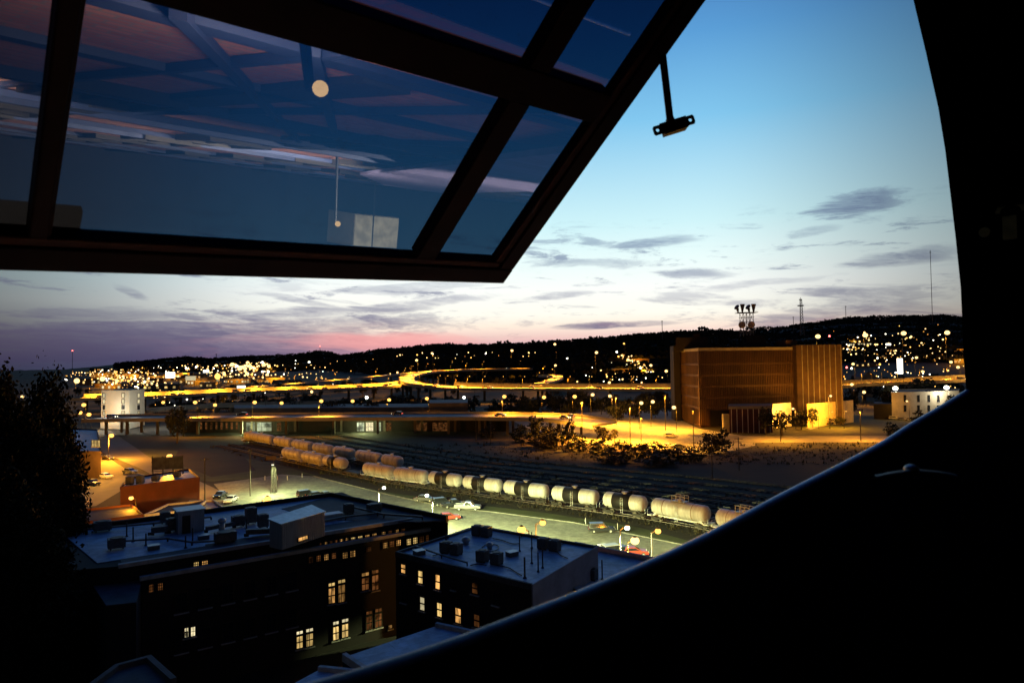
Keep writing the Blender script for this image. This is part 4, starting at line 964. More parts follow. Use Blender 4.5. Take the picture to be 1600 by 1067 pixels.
t = bld('long_depot', 'long low pale depot roof running behind the viaduct', 'building', lr[0])
zA = A(548, 637, 338).z; pwall(t, lr, 0, zA, 'depot'); sheet_part(t, 'roof', lr, zA + .12, 'depot', .1)
lr2 = [lr[1] + (lr[0] - lr[1]) * .16, lr[1], lr[2], lr[2] + (lr[3] - lr[2]) * .16]
pwall(t, lr2, zA + .2, zA + 2.0, 'depot', 'end_block')

# ------------------------------------------------------------------ interstate decks
def deckway(label, pts, w, name='flyover', cols=True, far=.8):
    P = smooth_path([A(*p) for p in pts], 50); P = relax(P, 4)
    t = thing(name, label, 'flyover', (P[20].x, P[20].y, 0))
    b = MB(); b.ribbon(P, w, 0, 1.2); b.build('deck', M['deck'], t, world=True)
    for s in (-1, 1):
        b = MB(); e_ = offset(P, s * (w / 2 - .2)); b.ribbon([p + Vector((0, 0, far if e_[25].y > P[25].y else .5)) for p in e_], .35, 0, 2.0 + (far if e_[25].y > P[25].y else 0)); b.build('barrier', M['deck'], t, world=True)  # far barrier raised to catch lamplight as a bright band
    if cols:
        for i in range(2, 50, 4):
            p = P[i]; g = terrain(p.x, p.y)
            if p.z - g > 3: b = MB(); b.box((p.x, p.y, (p.z + g) / 2 - .7), (1.8, 1.8, p.z - g - 1.3)); b.build('column', M['deck_dark'], t, world=True)
    return P
R1 = deckway('main interstate deck passing behind the big ribbed building', [(1560, 591, 400), (1400, 598, 450), (1312, 602, 480), (1045, 606.5, 520), (900, 606.5, 530), (760, 606, 540), (690, 604, 560)], 34, far=3.2)
R1b = deckway('tight loop ramp curling back over the interstate', [(705, 605, 556), (660, 601, 585), (637, 595, 630), (640, 588, 690), (672, 581, 750), (740, 577.5, 790), (830, 576, 810)], 14)
R2 = deckway('interstate deck running left towards the lit town', [(120, 622, 480), (225, 619, 490), (369, 612, 530), (500, 607.5, 570), (600, 603, 605), (640, 599, 640)], 22, far=2.4)
R3 = deckway('farther flyover rising across the interchange', [(300, 612, 600), (395, 605, 640), (470, 599, 720), (560, 591, 800), (640, 583, 900), (690, 579, 950), (760, 576.5, 1000)], 12)
R4 = deckway('short lit ramp bending between trees above the main deck', [(838, 602, 545), (858, 596, 590), (872, 590, 640), (866, 586.5, 690), (848, 586, 740)], 10)
R5 = deckway('low frontage deck behind the pale depot', [(230, 640, 400), (330, 633, 420), (400, 631, 430), (480, 629, 440), (560, 627, 455)], 11)
for P, ks in ((R1, range(2, 50, 2)), (R1b, range(3, 50, 5)), (R2, range(2, 50, 4)), (R3, range(4, 50, 6)), (R4, range(6, 46, 13))):
    for k in ks:
        p = offset(P, -4)[k]
        lamp(p.x, p.y, p.z, 9, 'slim lamp pole added to brighten the interstate decks', 'na', 30000, g=.26, arm=2, group='lamps added to brighten the interstate decks')  # lamps added only to brighten the deck surfaces
# ------------------------------------------------------------------ far buildings helper used later
# ------------------------------------------------------------------ big ribbed telephone building
c0 = V2(Q(1094, 668)); c1 = XY(1064, 342, 655); c2 = XY(1241, 314, 640); c3 = XY(1312, 311, 640)
dM = (c2 - c0).normalized(); nM = Vector((dM.y, -dM.x)); LM_ = (c2 - c0).length
dS = (c1 - c0).normalized(); back = Vector((-nM.x, -nM.y)); DEP = 42
ZT = 35.2
t = bld('exchange_building', 'huge ribbed brown exchange building with stepped brick block and rooftop antennas', 'building', c0); BB = t
body = [c0 + back * .4 + dM * .4, c2 + back * .4, c2 + back * DEP, c1 + dM * .4]
pwall(t, body, 0, ZT - .4, 'facglass', 'wall'); sheet_part(t, 'roof', body, ZT - .32, 'roofdark', .07)
b = MB(); b.prism([c0 - dM * .1, c2, c2 + back * .5, c0 + back * .5], ZT - 1.3, ZT); b.prism([c0 - dM * .1, c0 + dM * .5 + back * .5, c1 + dM * .5, c1 - dM * .1], ZT - 1.31, ZT - .01); b.build('parapet', M['pale'], t, world=True)
floors = [8.5, 12.9, 17.9, 22.9, 27.9, ZT - 1.4]
b = MB()
for z in floors[:-1]:
    b.prism([c0 - dM * .12, c2, c2 + back * .39, c0 + back * .39], z - .45, z + .45); b.prism([c0 - dM * .12, c0 + dM * .38 + back * .38, c1 + dM * .38, c1 - dM * .12], z - .46, z + .46)
b.build('floor_band', M['ribband'], t, world=True)
b = MB(); n = 54
for i in range(n + 1):
    p = c0 + (c2 - c0) * (i / n)
    b.prism([p - dM * .14 - back * .12, p + dM * .14 - back * .12, p + dM * .14 + back * .41, p - dM * .14 + back * .41], 7.5 if i > 5 else 1, ZT - 1.32)
n = 30
for i in range(1, n):
    p = c0 + (c1 - c0) * (i / n); q = dM * -.12
    b.prism([p + q - dS * .16, p + q + dS * .16, p + dM * .41 + dS * .16, p + dM * .41 - dS * .16], 1, ZT - 1.33)
o = b.build('facade_ribs', M['ribmetal'], t, world=True)
b = MB(); b.prism([c0 + dM * 5.4 - back * .05, c2 - back * .05, c2 + back * .41, c0 + dM * 5.4 + back * .41], .3, 7.4); b.build('ground_storey', M['brickdark'], t, world=True)
# brick block to the right
k0, k1 = c2 + dM * .1 - back * 2.5, c3 - back * 2.5
blk = [k0, k1, k1 + back * (DEP - 4), k0 + back * (DEP - 4)]
pwall(t, blk, 0, ZT + .8, 'brickbrown', 'brick_block'); sheet_part(t, 'block_roof', [p for p in blk], ZT + .86, 'roofdark', .05)
for i in range(1, 9):
    b = MB(); p = k0 + (k1 - k0) * (i / 8.2) + Vector((0, 0)); w_ = .16
    b.prism([p - dM * w_ - back * .14, p + dM * w_ - back * .14, p + dM * w_ + back * .02, p - dM * w_ + back * .02], 0, ZT + .7); b.build('pale_fin', M['pale'], t, world=True)
pwall(t, [k0 - dM * 2.5 + back * 4, k0 + dM * 3.6 + back * 4, k0 + dM * 3.6 + back * 12, k0 - dM * 2.5 + back * 12], ZT - 1, ZT + 3.2, 'ribband', 'lift_house')
# dark stair slab at the left back
s0, s1 = XY(1053.5, 338, 600), XY(1063.5, 338, 600)
pwall(t, [s0, s1, s1 + Vector((1, 14)), s0 + Vector((1.5, 14))], 0, 37, 'slab', 'stair_slab')
# penthouses
pa = [XY(1056, 332, 540), XY(1106, 332, 540), XY(1106, 342, 540), XY(1056, 342, 540)]; pwall(t, pa, ZT - 1, A(1080, 527, 332).z, 'slab', 'penthouse')
pb = [XY(1166, 322, 540), XY(1196, 322, 540), XY(1196, 334, 540), XY(1166, 334, 540)]; pwall(t, pb, ZT - 1, A(1180, 524, 322).z, 'slab', 'penthouse')
ph = [XY(1084, 333, 540), XY(1094, 333, 540), XY(1094, 336, 540), XY(1084, 336, 540)]; pwall(t, ph, ZT, A(1090, 522, 333).z, 'ribband', 'vent_hood')
# antenna tower: lattice, platforms, two drums, four horns
base = XY(1167, 326, 520); zb = A(1167, 525, 326).z
tw = thing('antenna_tower', 'rooftop lattice tower carrying four horn antennas and two round drums', 'antenna tower', (base.x, base.y, zb))
sx = 326 / F; zt = lambda y: (525 - y) * sx
b = MB(); w = 2.4
for x in (-w, -w / 3, w / 3, w):
    for y in (-w, w): b.bar((x, y, 0), (x, y, zt(489)), .2, .2)
for z in [zt(y) for y in (518, 510, 503, 496, 489)]:
    for y in (-w, w): b.bar((-w - .5, y, z), (w + .5, y, z), .16, .16)
    for x in (-w, w): b.bar((x, -w, z), (x, w, z), .16, .16)
zs = [zt(y) for y in (525, 514, 503, 489)]
for z0, z1 in zip(zs, zs[1:]):
    for x in (-w, w / 3): 
        for y in (-w, w): b.bar((x, y, z0), (x + w * 2 / 3, y, z1), .12, .12); b.bar((x + w * 2 / 3, y, z0), (x, y, z1), .12, .12)
b.build('lattice', M['horn'], tw)
b = MB(); b.box((0, 0, zt(489) + .1), (w * 2 + 4.2, w * 2 + 2, .2))
for x in (-w - 2, w + 2): b.bar((x, -w - .9, zt(489) + 1), (x, w + .9, zt(489) + 1), .08, .08)
b.build('platform', M['horn'], tw)
for px in (1156.5, 1171):
    x = (px - 1167) * sx; b = MB(); b.lathe([(0, 1.55), (.3, 1.62), (1.4, 1.62), (1.55, 1.3)], (x, -w - .3, zt(508)), (-.25, -1, 0), 20); b.build('dish_drum', M['drum'], tw, True)
for k, (px, yy) in enumerate(((1153, 0), (1161.5, .8), (1170.5, 0), (1179, .8))):   # horn-reflector antennas, in two poses
    x = (px - 1167) * sx; z0 = zt(489.5); b = MB()
    if k % 2: b.lathe([(0, .25), (1.2, .45), (3.0, .85), (4.3, 1.12), (4.5, 1.0)], (x, yy, z0), (0, -.1, 1), 14)
    else:
        b.lathe([(0, .28), (1.5, .5), (2.4, .75)], (x + .35, yy, z0), (-.12, 0, 1), 10); b.lathe([(-.45, .7), (-.25, 1.25), (.2, 1.4), (.4, 1.1)], (x - .25, yy, z0 + 3.0), (-.78, -.3, .62), 16)
    b.build('horn_antenna', M['horn'], tw, True)
# pavilion in front
pv = [V2(Q(1140, 676)), V2(Q(1207, 676)), XY(1207, 292, 660), XY(1140, 292, 660)]; zp = A(1170, 635, pv[0].y).z
t = bld('pavilion', 'small dark red pavilion with white fins and pale fascia before the big building', 'building', pv[0])
pwall(t, pv, 0, zp - .1, 'brickred'); b = MB(); cc_ = sum(pv, Vector((0, 0))) / 4; b.prism([cc_ + (p - cc_) * 1.03 for p in pv], zp - .9, zp + .4); b.build('fascia', M['pale'], t, world=True)
for i in range(8):
    p = pv[0] + (pv[1] - pv[0]) * ((i + .4) / 7.8); b = MB(); b.box((p.x, p.y - .12, zp / 2 - .5), (.22, .22, zp - 1)); b.build('fin', M['white'], t, world=True)
b = MB(); p0, p1 = XY(1130.5, 283, 660), XY(1140, 282, 660); b.prism([p0, p1, p1 + Vector((0, 2)), p0 + Vector((0, 2))], 0, 7.4); b.build('entrance_pier', M['pale'], t, world=True)
t = bld('yard_wall', 'long low wall lit bright yellow beside the brick block', 'wall', XY(1290, 300, 640))
def wallseg(t, x0, y0, Y0, x1, y1, Y1, m, zb_=0, name='wall'):
    p0, p1 = XY(x0, Y0, y0), XY(x1, Y1, y1); z = (A(x0, y0, Y0).z + A(x1, y1, Y1).z) / 2
    d = (p1 - p0).normalized(); n_ = Vector((-d.y, d.x)) * .4; b = MB(); b.prism([p0, p1, p1 + n_, p0 + n_], zb_, z); return b.build(name, M[m], t, world=True)
wallseg(t, 1262, 630, 296, 1333, 626, 318, 'yellowwall')
t = bld('white_fence', 'pale boarded fence between the pavilion and the yellow wall', 'fence', XY(1220, 300, 640)); wallseg(t, 1202, 632, 294, 1236, 628, 304, 'white')
for x, y, pw in ((1275, 640, 4500), (1300, 638, 4500), (1322, 637, 7000), (1222, 640, 1500)):
    o = lampY(x, y + 6, 291, {1275: 'ground floodlight at the left of the yellow wall', 1300: 'ground floodlight before the middle of the yellow wall', 1322: 'ground floodlight at the right of the yellow wall', 1222: 'ground floodlight before the pale boarded fence'}[x], 'na', pw, g=.2)
# right hand pale house and neighbours
ph_ = [V2(Q(1394, 654)), V2(Q(1500, 650)), XY(1500, 365, 640), XY(1394, 365, 640)]; zh = A(1440, 614, ph_[0].y).z
t = bld('pale_house', 'pale two storey building with tall dark windows beyond the lawn', 'house', ph_[0])
pwall(t, ph_, 0, zh, 'pale'); sheet_part(t, 'roof', ph_, zh + .25, 'roofdark', .2); edge_parapet(t, ph_, zh + .1, .4, .3, 'pale')
nH = Vector(((ph_[1] - ph_[0]).y, -(ph_[1] - ph_[0]).x, 0)).normalized()
for x in (1412, 1433, 1449, 1464, 1482):
    winpx(t, nH, Vector((*ph_[0], 0)), x, 617, x + 4, 628, M['blank'], 1, 2, t=.12); winpx(t, nH, Vector((*ph_[0], 0)), x, 633, x + 4, 643, M['blank'], 1, 2, t=.12)
boxb('dark_house', 'small dark brick building left of the pale house', [(1365, 632), (1393, 632), (1393, 627), (1365, 627)], 7, 'brickdark')
t = bld('gabled_house', 'little house with pale gable near the far deck', 'house', XY(1357, 520, 580))
p = XY(1357, 520, 580); zr_ = A(1357, 580, 520).z; b = MB(); b.prism([p + Vector((-5, 0)), p + Vector((5, 0)), p + Vector((5, 12)), p + Vector((-5, 12))], 0, zr_ - 4); b.add([(p.x - 5, p.y, zr_ - 4), (p.x + 5, p.y, zr_ - 4), (p.x, p.y, zr_)], [(0, 1, 2)]); b.build('wall', M['pale'], t, world=True)
b = MB()
for s in (-1, 1): b.add([(p.x + s * 5.6, p.y - .6, zr_ - 4.4), (p.x, p.y - .6, zr_ + .15), (p.x, p.y + 12.5, zr_ + .15), (p.x + s * 5.6, p.y + 12.5, zr_ - 4.4)], [(0, 1, 2, 3) if s < 0 else (3, 2, 1, 0)])
b.build('roof', M['roofdark'], t, world=True)
# ------------------------------------------------------------------ lit signs
def sign(px, py, wpx, hpx, Y, label, m='signw'):
    p = A(px, py, Y); w, h = wpx * Y / F, hpx * Y / F; g = terrain(p.x, p.y)
    t = thing('lit_sign', label, 'lit sign', (p.x, p.y, g), 0)
    b = MB()
    for s in (-.35, .35): b.bar((s * w, .3, 0), (s * w, .3, p.z - g), .4, .4)
    b.build('post', M['poledark'], t)
    b = MB(); b.box((0, .1, p.z - g), (w * 1.04, .4, h * 1.06)); b.build('box', M['steel'], t)
    b = MB(); b.box((0, -.13, p.z - g), (w, .05, h)); b.build('panel', M[m], t)
sign(377, 609, 13, 13, 620, 'white lit billboard beside the left interstate deck'); sign(1406, 572, 9, 24, 520, 'tall brilliant white sign right of the big building')
sign(266, 586, 15, 9, 1200, 'broad white lit sign in the left town lights'); sign(322, 580, 9, 4, 1400, 'small white lit sign in the left town lights, on the skyline side'); sign(298, 591, 16, 7, 1000, 'warm lit canopy sign low among the town lights', 'winP'); sign(515, 566, 13, 5, 2400, 'pale lit block on the horizon right of the town')
sign(1388, 538, 8, 3, 1300, 'tiny white lit sign on the right hillside')
# billboard tower in the lot
p = Q(428, 770); t = thing('sign_tower', 'lattice lamp tower with small brown sign on top in the lot', 'sign tower', (p.x, p.y, 0))
zt_ = A(423, 716, p.y).z; b = MB()
for x, y in ((-.5, -.5), (.5, -.5), (.5, .5), (-.5, .5)): b.bar((x, y, 0), (x * .6, y * .6, zt_ - 2), .1, .1)
for k in range(6):
    z0, z1 = k * (zt_ - 2) / 6, (k + 1) * (zt_ - 2) / 6; b.bar((-.48, -.48, z0), (.4, -.4, z1), .06, .06); b.bar((.48, -.48, z0), (-.4, -.4, z1), .06, .06); b.bar((-.45, -.45, z1), (.45, -.45, z1), .06, .06); b.bar((.48, .48, z0), (.4, -.4, z1), .06, .06)
b.tube((0, 0, zt_ - 2), (0, 0, zt_ + .3), .09, .09); b.build('lattice', M['poledark'], t)
b = MB(); b.box((-.6, -.1, zt_ + .1), (2.4, .16, 1.0)); b.build('sign_board', M['brickbrown'], t)
b = MB(); b.bar((0, 0, zt_ - 1.7), (.2, -1.2, zt_ - 1.2), .1, .1); b.box((.2, -1.3, zt_ - 1.2), (.5, .6, .2)); b.build('lamp_head', M['white'], t)
b = MB(); b.box((.2, -1.3, zt_ - 1.33), (.42, .5, .04)); b.build('lens', M['grn'], t); add_light(t, (1.5, -3.6, zt_ - 1.6), 'grn', 2600, .3, 166)
# ------------------------------------------------------------------ radio masts
def mast(px, ytop, ybase, Y, w, label, lat=False, red=True):
    pt, pb_ = A(px, ytop, Y), A(px, ybase, Y); t = thing('radio_mast', label, 'radio mast', (pb_.x, pb_.y, pb_.z - 8)); h = pt.z - pb_.z + 8
    b = MB()
    if lat:
        n = 12
        for s in ((-1, -1), (1, -1), (0, 1)): b.bar((s[0] * w, s[1] * w, 0), (s[0] * w * .45, s[1] * w * .45, h), w * .2, w * .2)
        for k in range(n):
            f0, f1 = 1 - .55 * k / n, 1 - .55 * (k + 1) / n; z0, z1 = h * k / n, h * (k + 1) / n
            b.bar((-w * f0, -w * f0, z0), (w * f1, -w * f1, z1), w * .13, w * .13); b.bar((w * f0, -w * f0, z0), (-w * f1, -w * f1, z1), w * .13, w * .13); b.bar((-w * f1, -w * f1, z1), (w * f1, -w * f1, z1), w * .13, w * .13)
        b.box((0, 0, h * .83), (w * 2.6, w * 1.6, w * .5)); b.box((0, 0, h), (w * 1.2, w, w * .4)); b.bar((0, 0, h), (0, 0, h * 1.06), w * .15, w * .15)
    else: b.tube((0, 0, 0), (0, 0, h), w, w * .8, 6); b.box((0, 0, h * .97), (w * 5, w * 2, w * 1.5))
    b.build('lattice', M['horn'], t)
    if red: b = MB(); b.sphere((0, 0, h * 1.005), max(w, Y / F * .9), 8, 5); b.build('beacon', M['redlamp'], t)
mast(1252, 468, 515, 900, 2.6, 'broad lattice radio mast behind the right of the big building', True, False)
mast(1457, 391, 500, 1500, .7, 'very tall thin mast close to the window jamb', red=False); mast(1322, 478, 505, 2200, 1.0, 'thin short mast on the right ridge', red=False)
mast(1035, 501, 530, 1500, .8, 'thin mast above the left edge of the big building', red=False); mast(113, 548, 575, 2600, 1.0, 'thin mast with red beacon at the far left skyline'); mast(500, 541, 555, 3600, 1.3, 'thin mast with red beacon on the distant hump', red=True); mast(338, 553, 565, 2400, 1.2, 'thin mast over the left town lights', red=False)
mast(1240, 495, 515, 1800, .8, 'faint mast left of the broad lattice one', red=False)
# ------------------------------------------------------------------ trees
def crown_mesh(nclump, nleaf, leaf, seed, shape=(.5, .5, .5), zc=.62, fl=1.0):
    rg = random.Random(seed); b = MB()
    for c in range(nclump):
        while True:
            v = Vector((rg.uniform(-1, 1), rg.uniform(-1, 1), rg.uniform(-1, 1)))
            if v.length < 1: break
        v = v * (.35 + .65 * v.length) if rg.random() < .5 else v.normalized() * rg.uniform(.6, .95)
        cc = Vector((v.x * shape[0] * (1 - .25 * max(0, v.z)), v.y * shape[1] * (1 - .25 * max(0, v.z)), zc + v.z * (1 - zc) * .92)); r = rg.uniform(.09, .2)
        for k in range(nleaf):
            d = Vector((rg.gauss(0, 1), rg.gauss(0, 1), rg.gauss(0, .8))); d = d.normalized() * r * rg.uniform(.3, 1.12); p = cc + d
            a = Vector((rg.gauss(0, 1), rg.gauss(0, 1), rg.gauss(0, 1))).normalized(); q = a.cross(Vector((rg.gauss(0, 1), rg.gauss(0, 1), rg.gauss(0, 1)))).normalized(); a = Vector((a.x, a.y, a.z * fl)); q = Vector((q.x, q.y, q.z * fl)); s = leaf * rg.uniform(.6, 1.3)
            b.add([p - a * s, p + q * s * .6, p + a * s, p - q * s * .6], [(0, 1, 2, 3)])
    return b
def trunk_mesh(b, th=.035, zc=.62):
    b.tube((0, 0, 0), (.01, 0, zc * .6), th, th * .7, 8); b.tube((.01, 0, zc * .6), (0, .02, .85), th * .7, th * .2, 6)
    for k in range(6):
        a = k * 1.1; z = zc * (.5 + .07 * k); b.tube((0, 0, z), (math.cos(a) * .25, math.sin(a) * .25, z + .2), th * .45, th * .15, 5)
    return b
TREES = {}
def tree(kind, x, y, zb, h, wid, label, group, rz=None):
    rz = random.uniform(0, 6.28) if rz is None else rz
    if kind in TREES: t = dup(TREES[kind], (x, y, zb), rz, label, group, (h * wid, h * wid, h)); return t
    nclump, nleaf, leaf, seed, zc, mm = {'big': (230, 110, .03, 1, .48, 'leafb'), 'mid': (46, 24, .045, 2, .6, 'leafd'), 'mid2': (40, 26, .042, 3, .62, 'leafd'), 'small': (30, 22, .055, 4, .62, 'leafm'), 'bush': (34, 26, .05, 5, .45, 'leafm'), 'bush2': (30, 26, .055, 6, .42, 'leafd'), 'far': (20, 14, .08, 8, .5, 'leafd')}[kind]
    t = thing('tree' if 'bush' not in kind else 'bush', label, 'tree' if 'bush' not in kind else 'bush', (x, y, zb), rz, group)
    crown_mesh(nclump, nleaf, leaf, seed, zc=zc, fl=.4 if kind == 'big' else 1).build('crown' if 'bush' not in kind else 'foliage', M[mm], t); trunk_mesh(MB(), zc=zc).build('trunk' if 'bush' not in kind else 'stem', M['bark'], t)
    t.scale = (h * wid, h * wid, h); TREES[kind] = t; return t
def treeP(kind, px, ytop, ybase, wpx, label, group, Y=None):
    if Y is None: p = Q(px, ybase); zb = 0
    else: p = A(px, ybase, Y); zb = terrain(p.x, p.y)
    h = A(px, ytop, p.y).z - zb; w = wpx * p.y / F
    return tree(kind, p.x, p.y, zb, max(h, 1), w / max(h, 1), label, group)
G1 = 'dark trees closing the left edge'
for px, yt, Y, w, lb in [(78, 583, 88, 92, 'tall dark tree nearest the cream block, right of the others at the left edge'), (0, 578, 92, 110, 'tall dark tree cut by the left picture edge'), (48, 640, 80, 110, 'dark tree in front of the two taller ones at the left edge'), (85, 700, 74, 95, 'dark tree rising over the low reddish shed'), (5, 720, 62, 140, 'dark tree low at the left edge beside the warehouse'), (70, 800, 58, 110, 'lowest dark tree at the warehouse corner')]:
    p = A(px, 600, Y); zz = A(px, yt, Y).z; tree('big', p.x, p.y, 0, zz, w * Y / F / zz, lb, G1)
GT = 'trees around the rail yard'
for kind, px, yt, yb, w, Y, lb in [('mid', 277, 634, 684, 40, 270, 'round dark tree before the viaduct, right of the cream block'), ('small', 944, 667, 700, 26, None, 'dark round tree standing on the yellow lot edge'), ('small', 960, 670, 690, 14, None, 'small tree right behind the round one on the yellow lot'), ('small', 925, 655, 672, 13, None, 'little tree in the planted row at the back of the yellow lot'), ('small', 917, 655, 669, 12, None, 'leftmost little tree of the planted row on the yellow lot'), ('small', 934, 664, 680, 11, None, 'little tree nearest the round one in the planted row'),
                                ('mid', 1197, 634, 690, 26, 268, 'tall tree before the middle of the pavilion'), ('mid2', 1222, 640, 690, 34, 266, 'broad tree at the right end of the pavilion'), ('mid', 1313, 650, 672, 18, 300, 'dark shrubby tree on the lawn'), ('mid', 1330, 606, 640, 22, 330, 'dark tree right of the brick block'), ('mid2', 1388, 600, 640, 26, 350, 'dark tree at the left corner of the pale house'), ('mid', 1487, 615, 652, 20, 330, 'dark tree in front of the pale house near the sill'), ('mid', 1440, 590, 620, 70, 380, 'broad dark tree behind the pale house'), ('mid2', 1270, 634, 660, 18, 296, 'tree at the left end of the yellow wall'), ('mid', 1252, 640, 668, 24, 288, 'dark bushy tree between pavilion and yellow wall')]:
    treeP(kind, px, yt, yb, w, lb, GT, Y)
GB = 'bushes along the far bank of the rail yard'
for kind, px, yt, yb, w, lb in [('bush2', 812, 662, 690, 34, 'dark bush at the left end of the thicket'), ('bush2', 838, 650, 692, 44, 'tallest dark bush of the thicket left of the yellow lot'), ('bush', 862, 660, 696, 34, 'mid thicket bush right of the tallest'), ('bush2', 888, 656, 697, 30, 'bush at the right end of the thicket, against the yellow lot'), ('bush', 852, 672, 700, 50, 'front bush of the thicket left of the yellow lot'), ('bush2', 905, 682, 704, 40, 'low bush in front of the yellow lot, left'), ('bush2', 935, 686, 708, 46, 'low bush below the round lot tree'),
                                ('bush', 975, 687, 712, 44, 'low spiky bush right of the round lot tree'), ('bush', 1005, 688, 715, 40, 'low bush in the middle of the yellow lot front'), ('bush2', 1030, 690, 716, 40, 'low dark bush before the white car'), ('bush', 1060, 696, 718, 44, 'low bush below the white car'), ('bush2', 1085, 698, 720, 36, 'low bush left of the lit shrub'), ('bush', 1108, 672, 708, 44, 'lit shrub at the corner between lot and avenue'), ('bush2', 1128, 668, 705, 30, 'dark shrub right of the lit one on the avenue corner'),
                                ('bush2', 762, 664, 684, 30, 'round bush alone on the bank below the viaduct'), ('bush2', 1395, 660, 680, 26, 'low bush on the lawn towards the pale house'), ('bush2', 1438, 640, 662, 26, 'bush before the pale house'), ('bush', 1290, 650, 664, 26, 'bush on the lawn below the yellow wall'), ('bush2', 960, 702, 722, 60, 'wide dark bush lowest on the bank'), ('bush2', 1030, 706, 726, 70, 'widest dark bush lowest on the bank towards the avenue')]:
    treeP(kind, px, yt, yb, w, lb, GB)
# belts of trees between viaduct and interstate, and beyond: things that nothing tells apart
rg = random.Random(5)
def belt(n, px0, px1, Y0, Y1, h0, h1, lb, grp, avoid=()):
    for i in range(n):
        px = px0 + (px1 - px0) * (i + rg.random()) / n; Y = rg.uniform(Y0, Y1); p = A(px, 600, Y)
        if any(a < px < b for a, b in avoid): continue
        h = rg.uniform(h0, h1); tree(rg.choice(['mid', 'mid2', 'far']), p.x, p.y, terrain(p.x, p.y), h, rg.uniform(.75, 1.15), lb, grp)
belt(100, 440, 1045, 345, 470, 6, 12, 'dark tree in the belt between the viaduct and the interstate', 'tree belt behind the viaduct', [(735, 760)])
belt(34, 235, 450, 440, 470, 5, 9, 'dark tree behind the pale depot on the left', 'trees behind the depot')
belt(50, 400, 840, 640, 900, 8, 14, 'dark tree inside the interchange loops', 'trees in the interchange')
belt(70, 820, 1050, 640, 950, 8, 15, 'tree on the slope beyond the interstate', 'trees beyond the interstate')
belt(46, 1315, 1500, 480, 800, 7, 12, 'dark tree on the right beyond the pale house', 'trees right of the big building')
belt(26, 120, 420, 520, 800, 6, 11, 'dark tree in the left town', 'trees in the left town')
def forest():
    b = MB(); rg = random.Random(9)
    a = azel(180, 540)[0]; a1 = azel(1515, 500)[0]
    while a < a1:
        rr = lerp(RID, a); step = math.degrees(5.0 / rr)
        for k in range(15):
            r = rr * (1 - k * .04) + rg.uniform(-12, 12); aa = a + rg.uniform(-.5, .5) * step
            x, y = r * math.sin(R(aa)), r * math.cos(R(aa)); z = terrain(x, y); s = rg.uniform(7, 15) * (1.0 if rr < 2200 else .9)
            if k == 0 and rg.random() < .2: s *= 1.5
            for q in range(16):
                p = Vector((x, y, z + s * .35)) + Vector((rg.gauss(0, .35) * s, rg.gauss(0, .35) * s, rg.uniform(-.3, .62) * s * .8))
                u = Vector((rg.gauss(0, 1), rg.gauss(0, .4), rg.gauss(0, 1))).normalized(); v = u.cross(Vector((rg.gauss(0, .4), 1, rg.gauss(0, .4)))).normalized(); w = s * rg.uniform(.14, .26)
                b.add([p - u * w, p + v * w, p + u * w, p - v * w], [(0, 1, 2, 3)])
        a += step * (1.1 if rr < 3000 else 1.6)
    setp(b.build('forest', M['leafd']), 'dark far off wood along the ridge line', 'forest', kind='stuff')
forest()
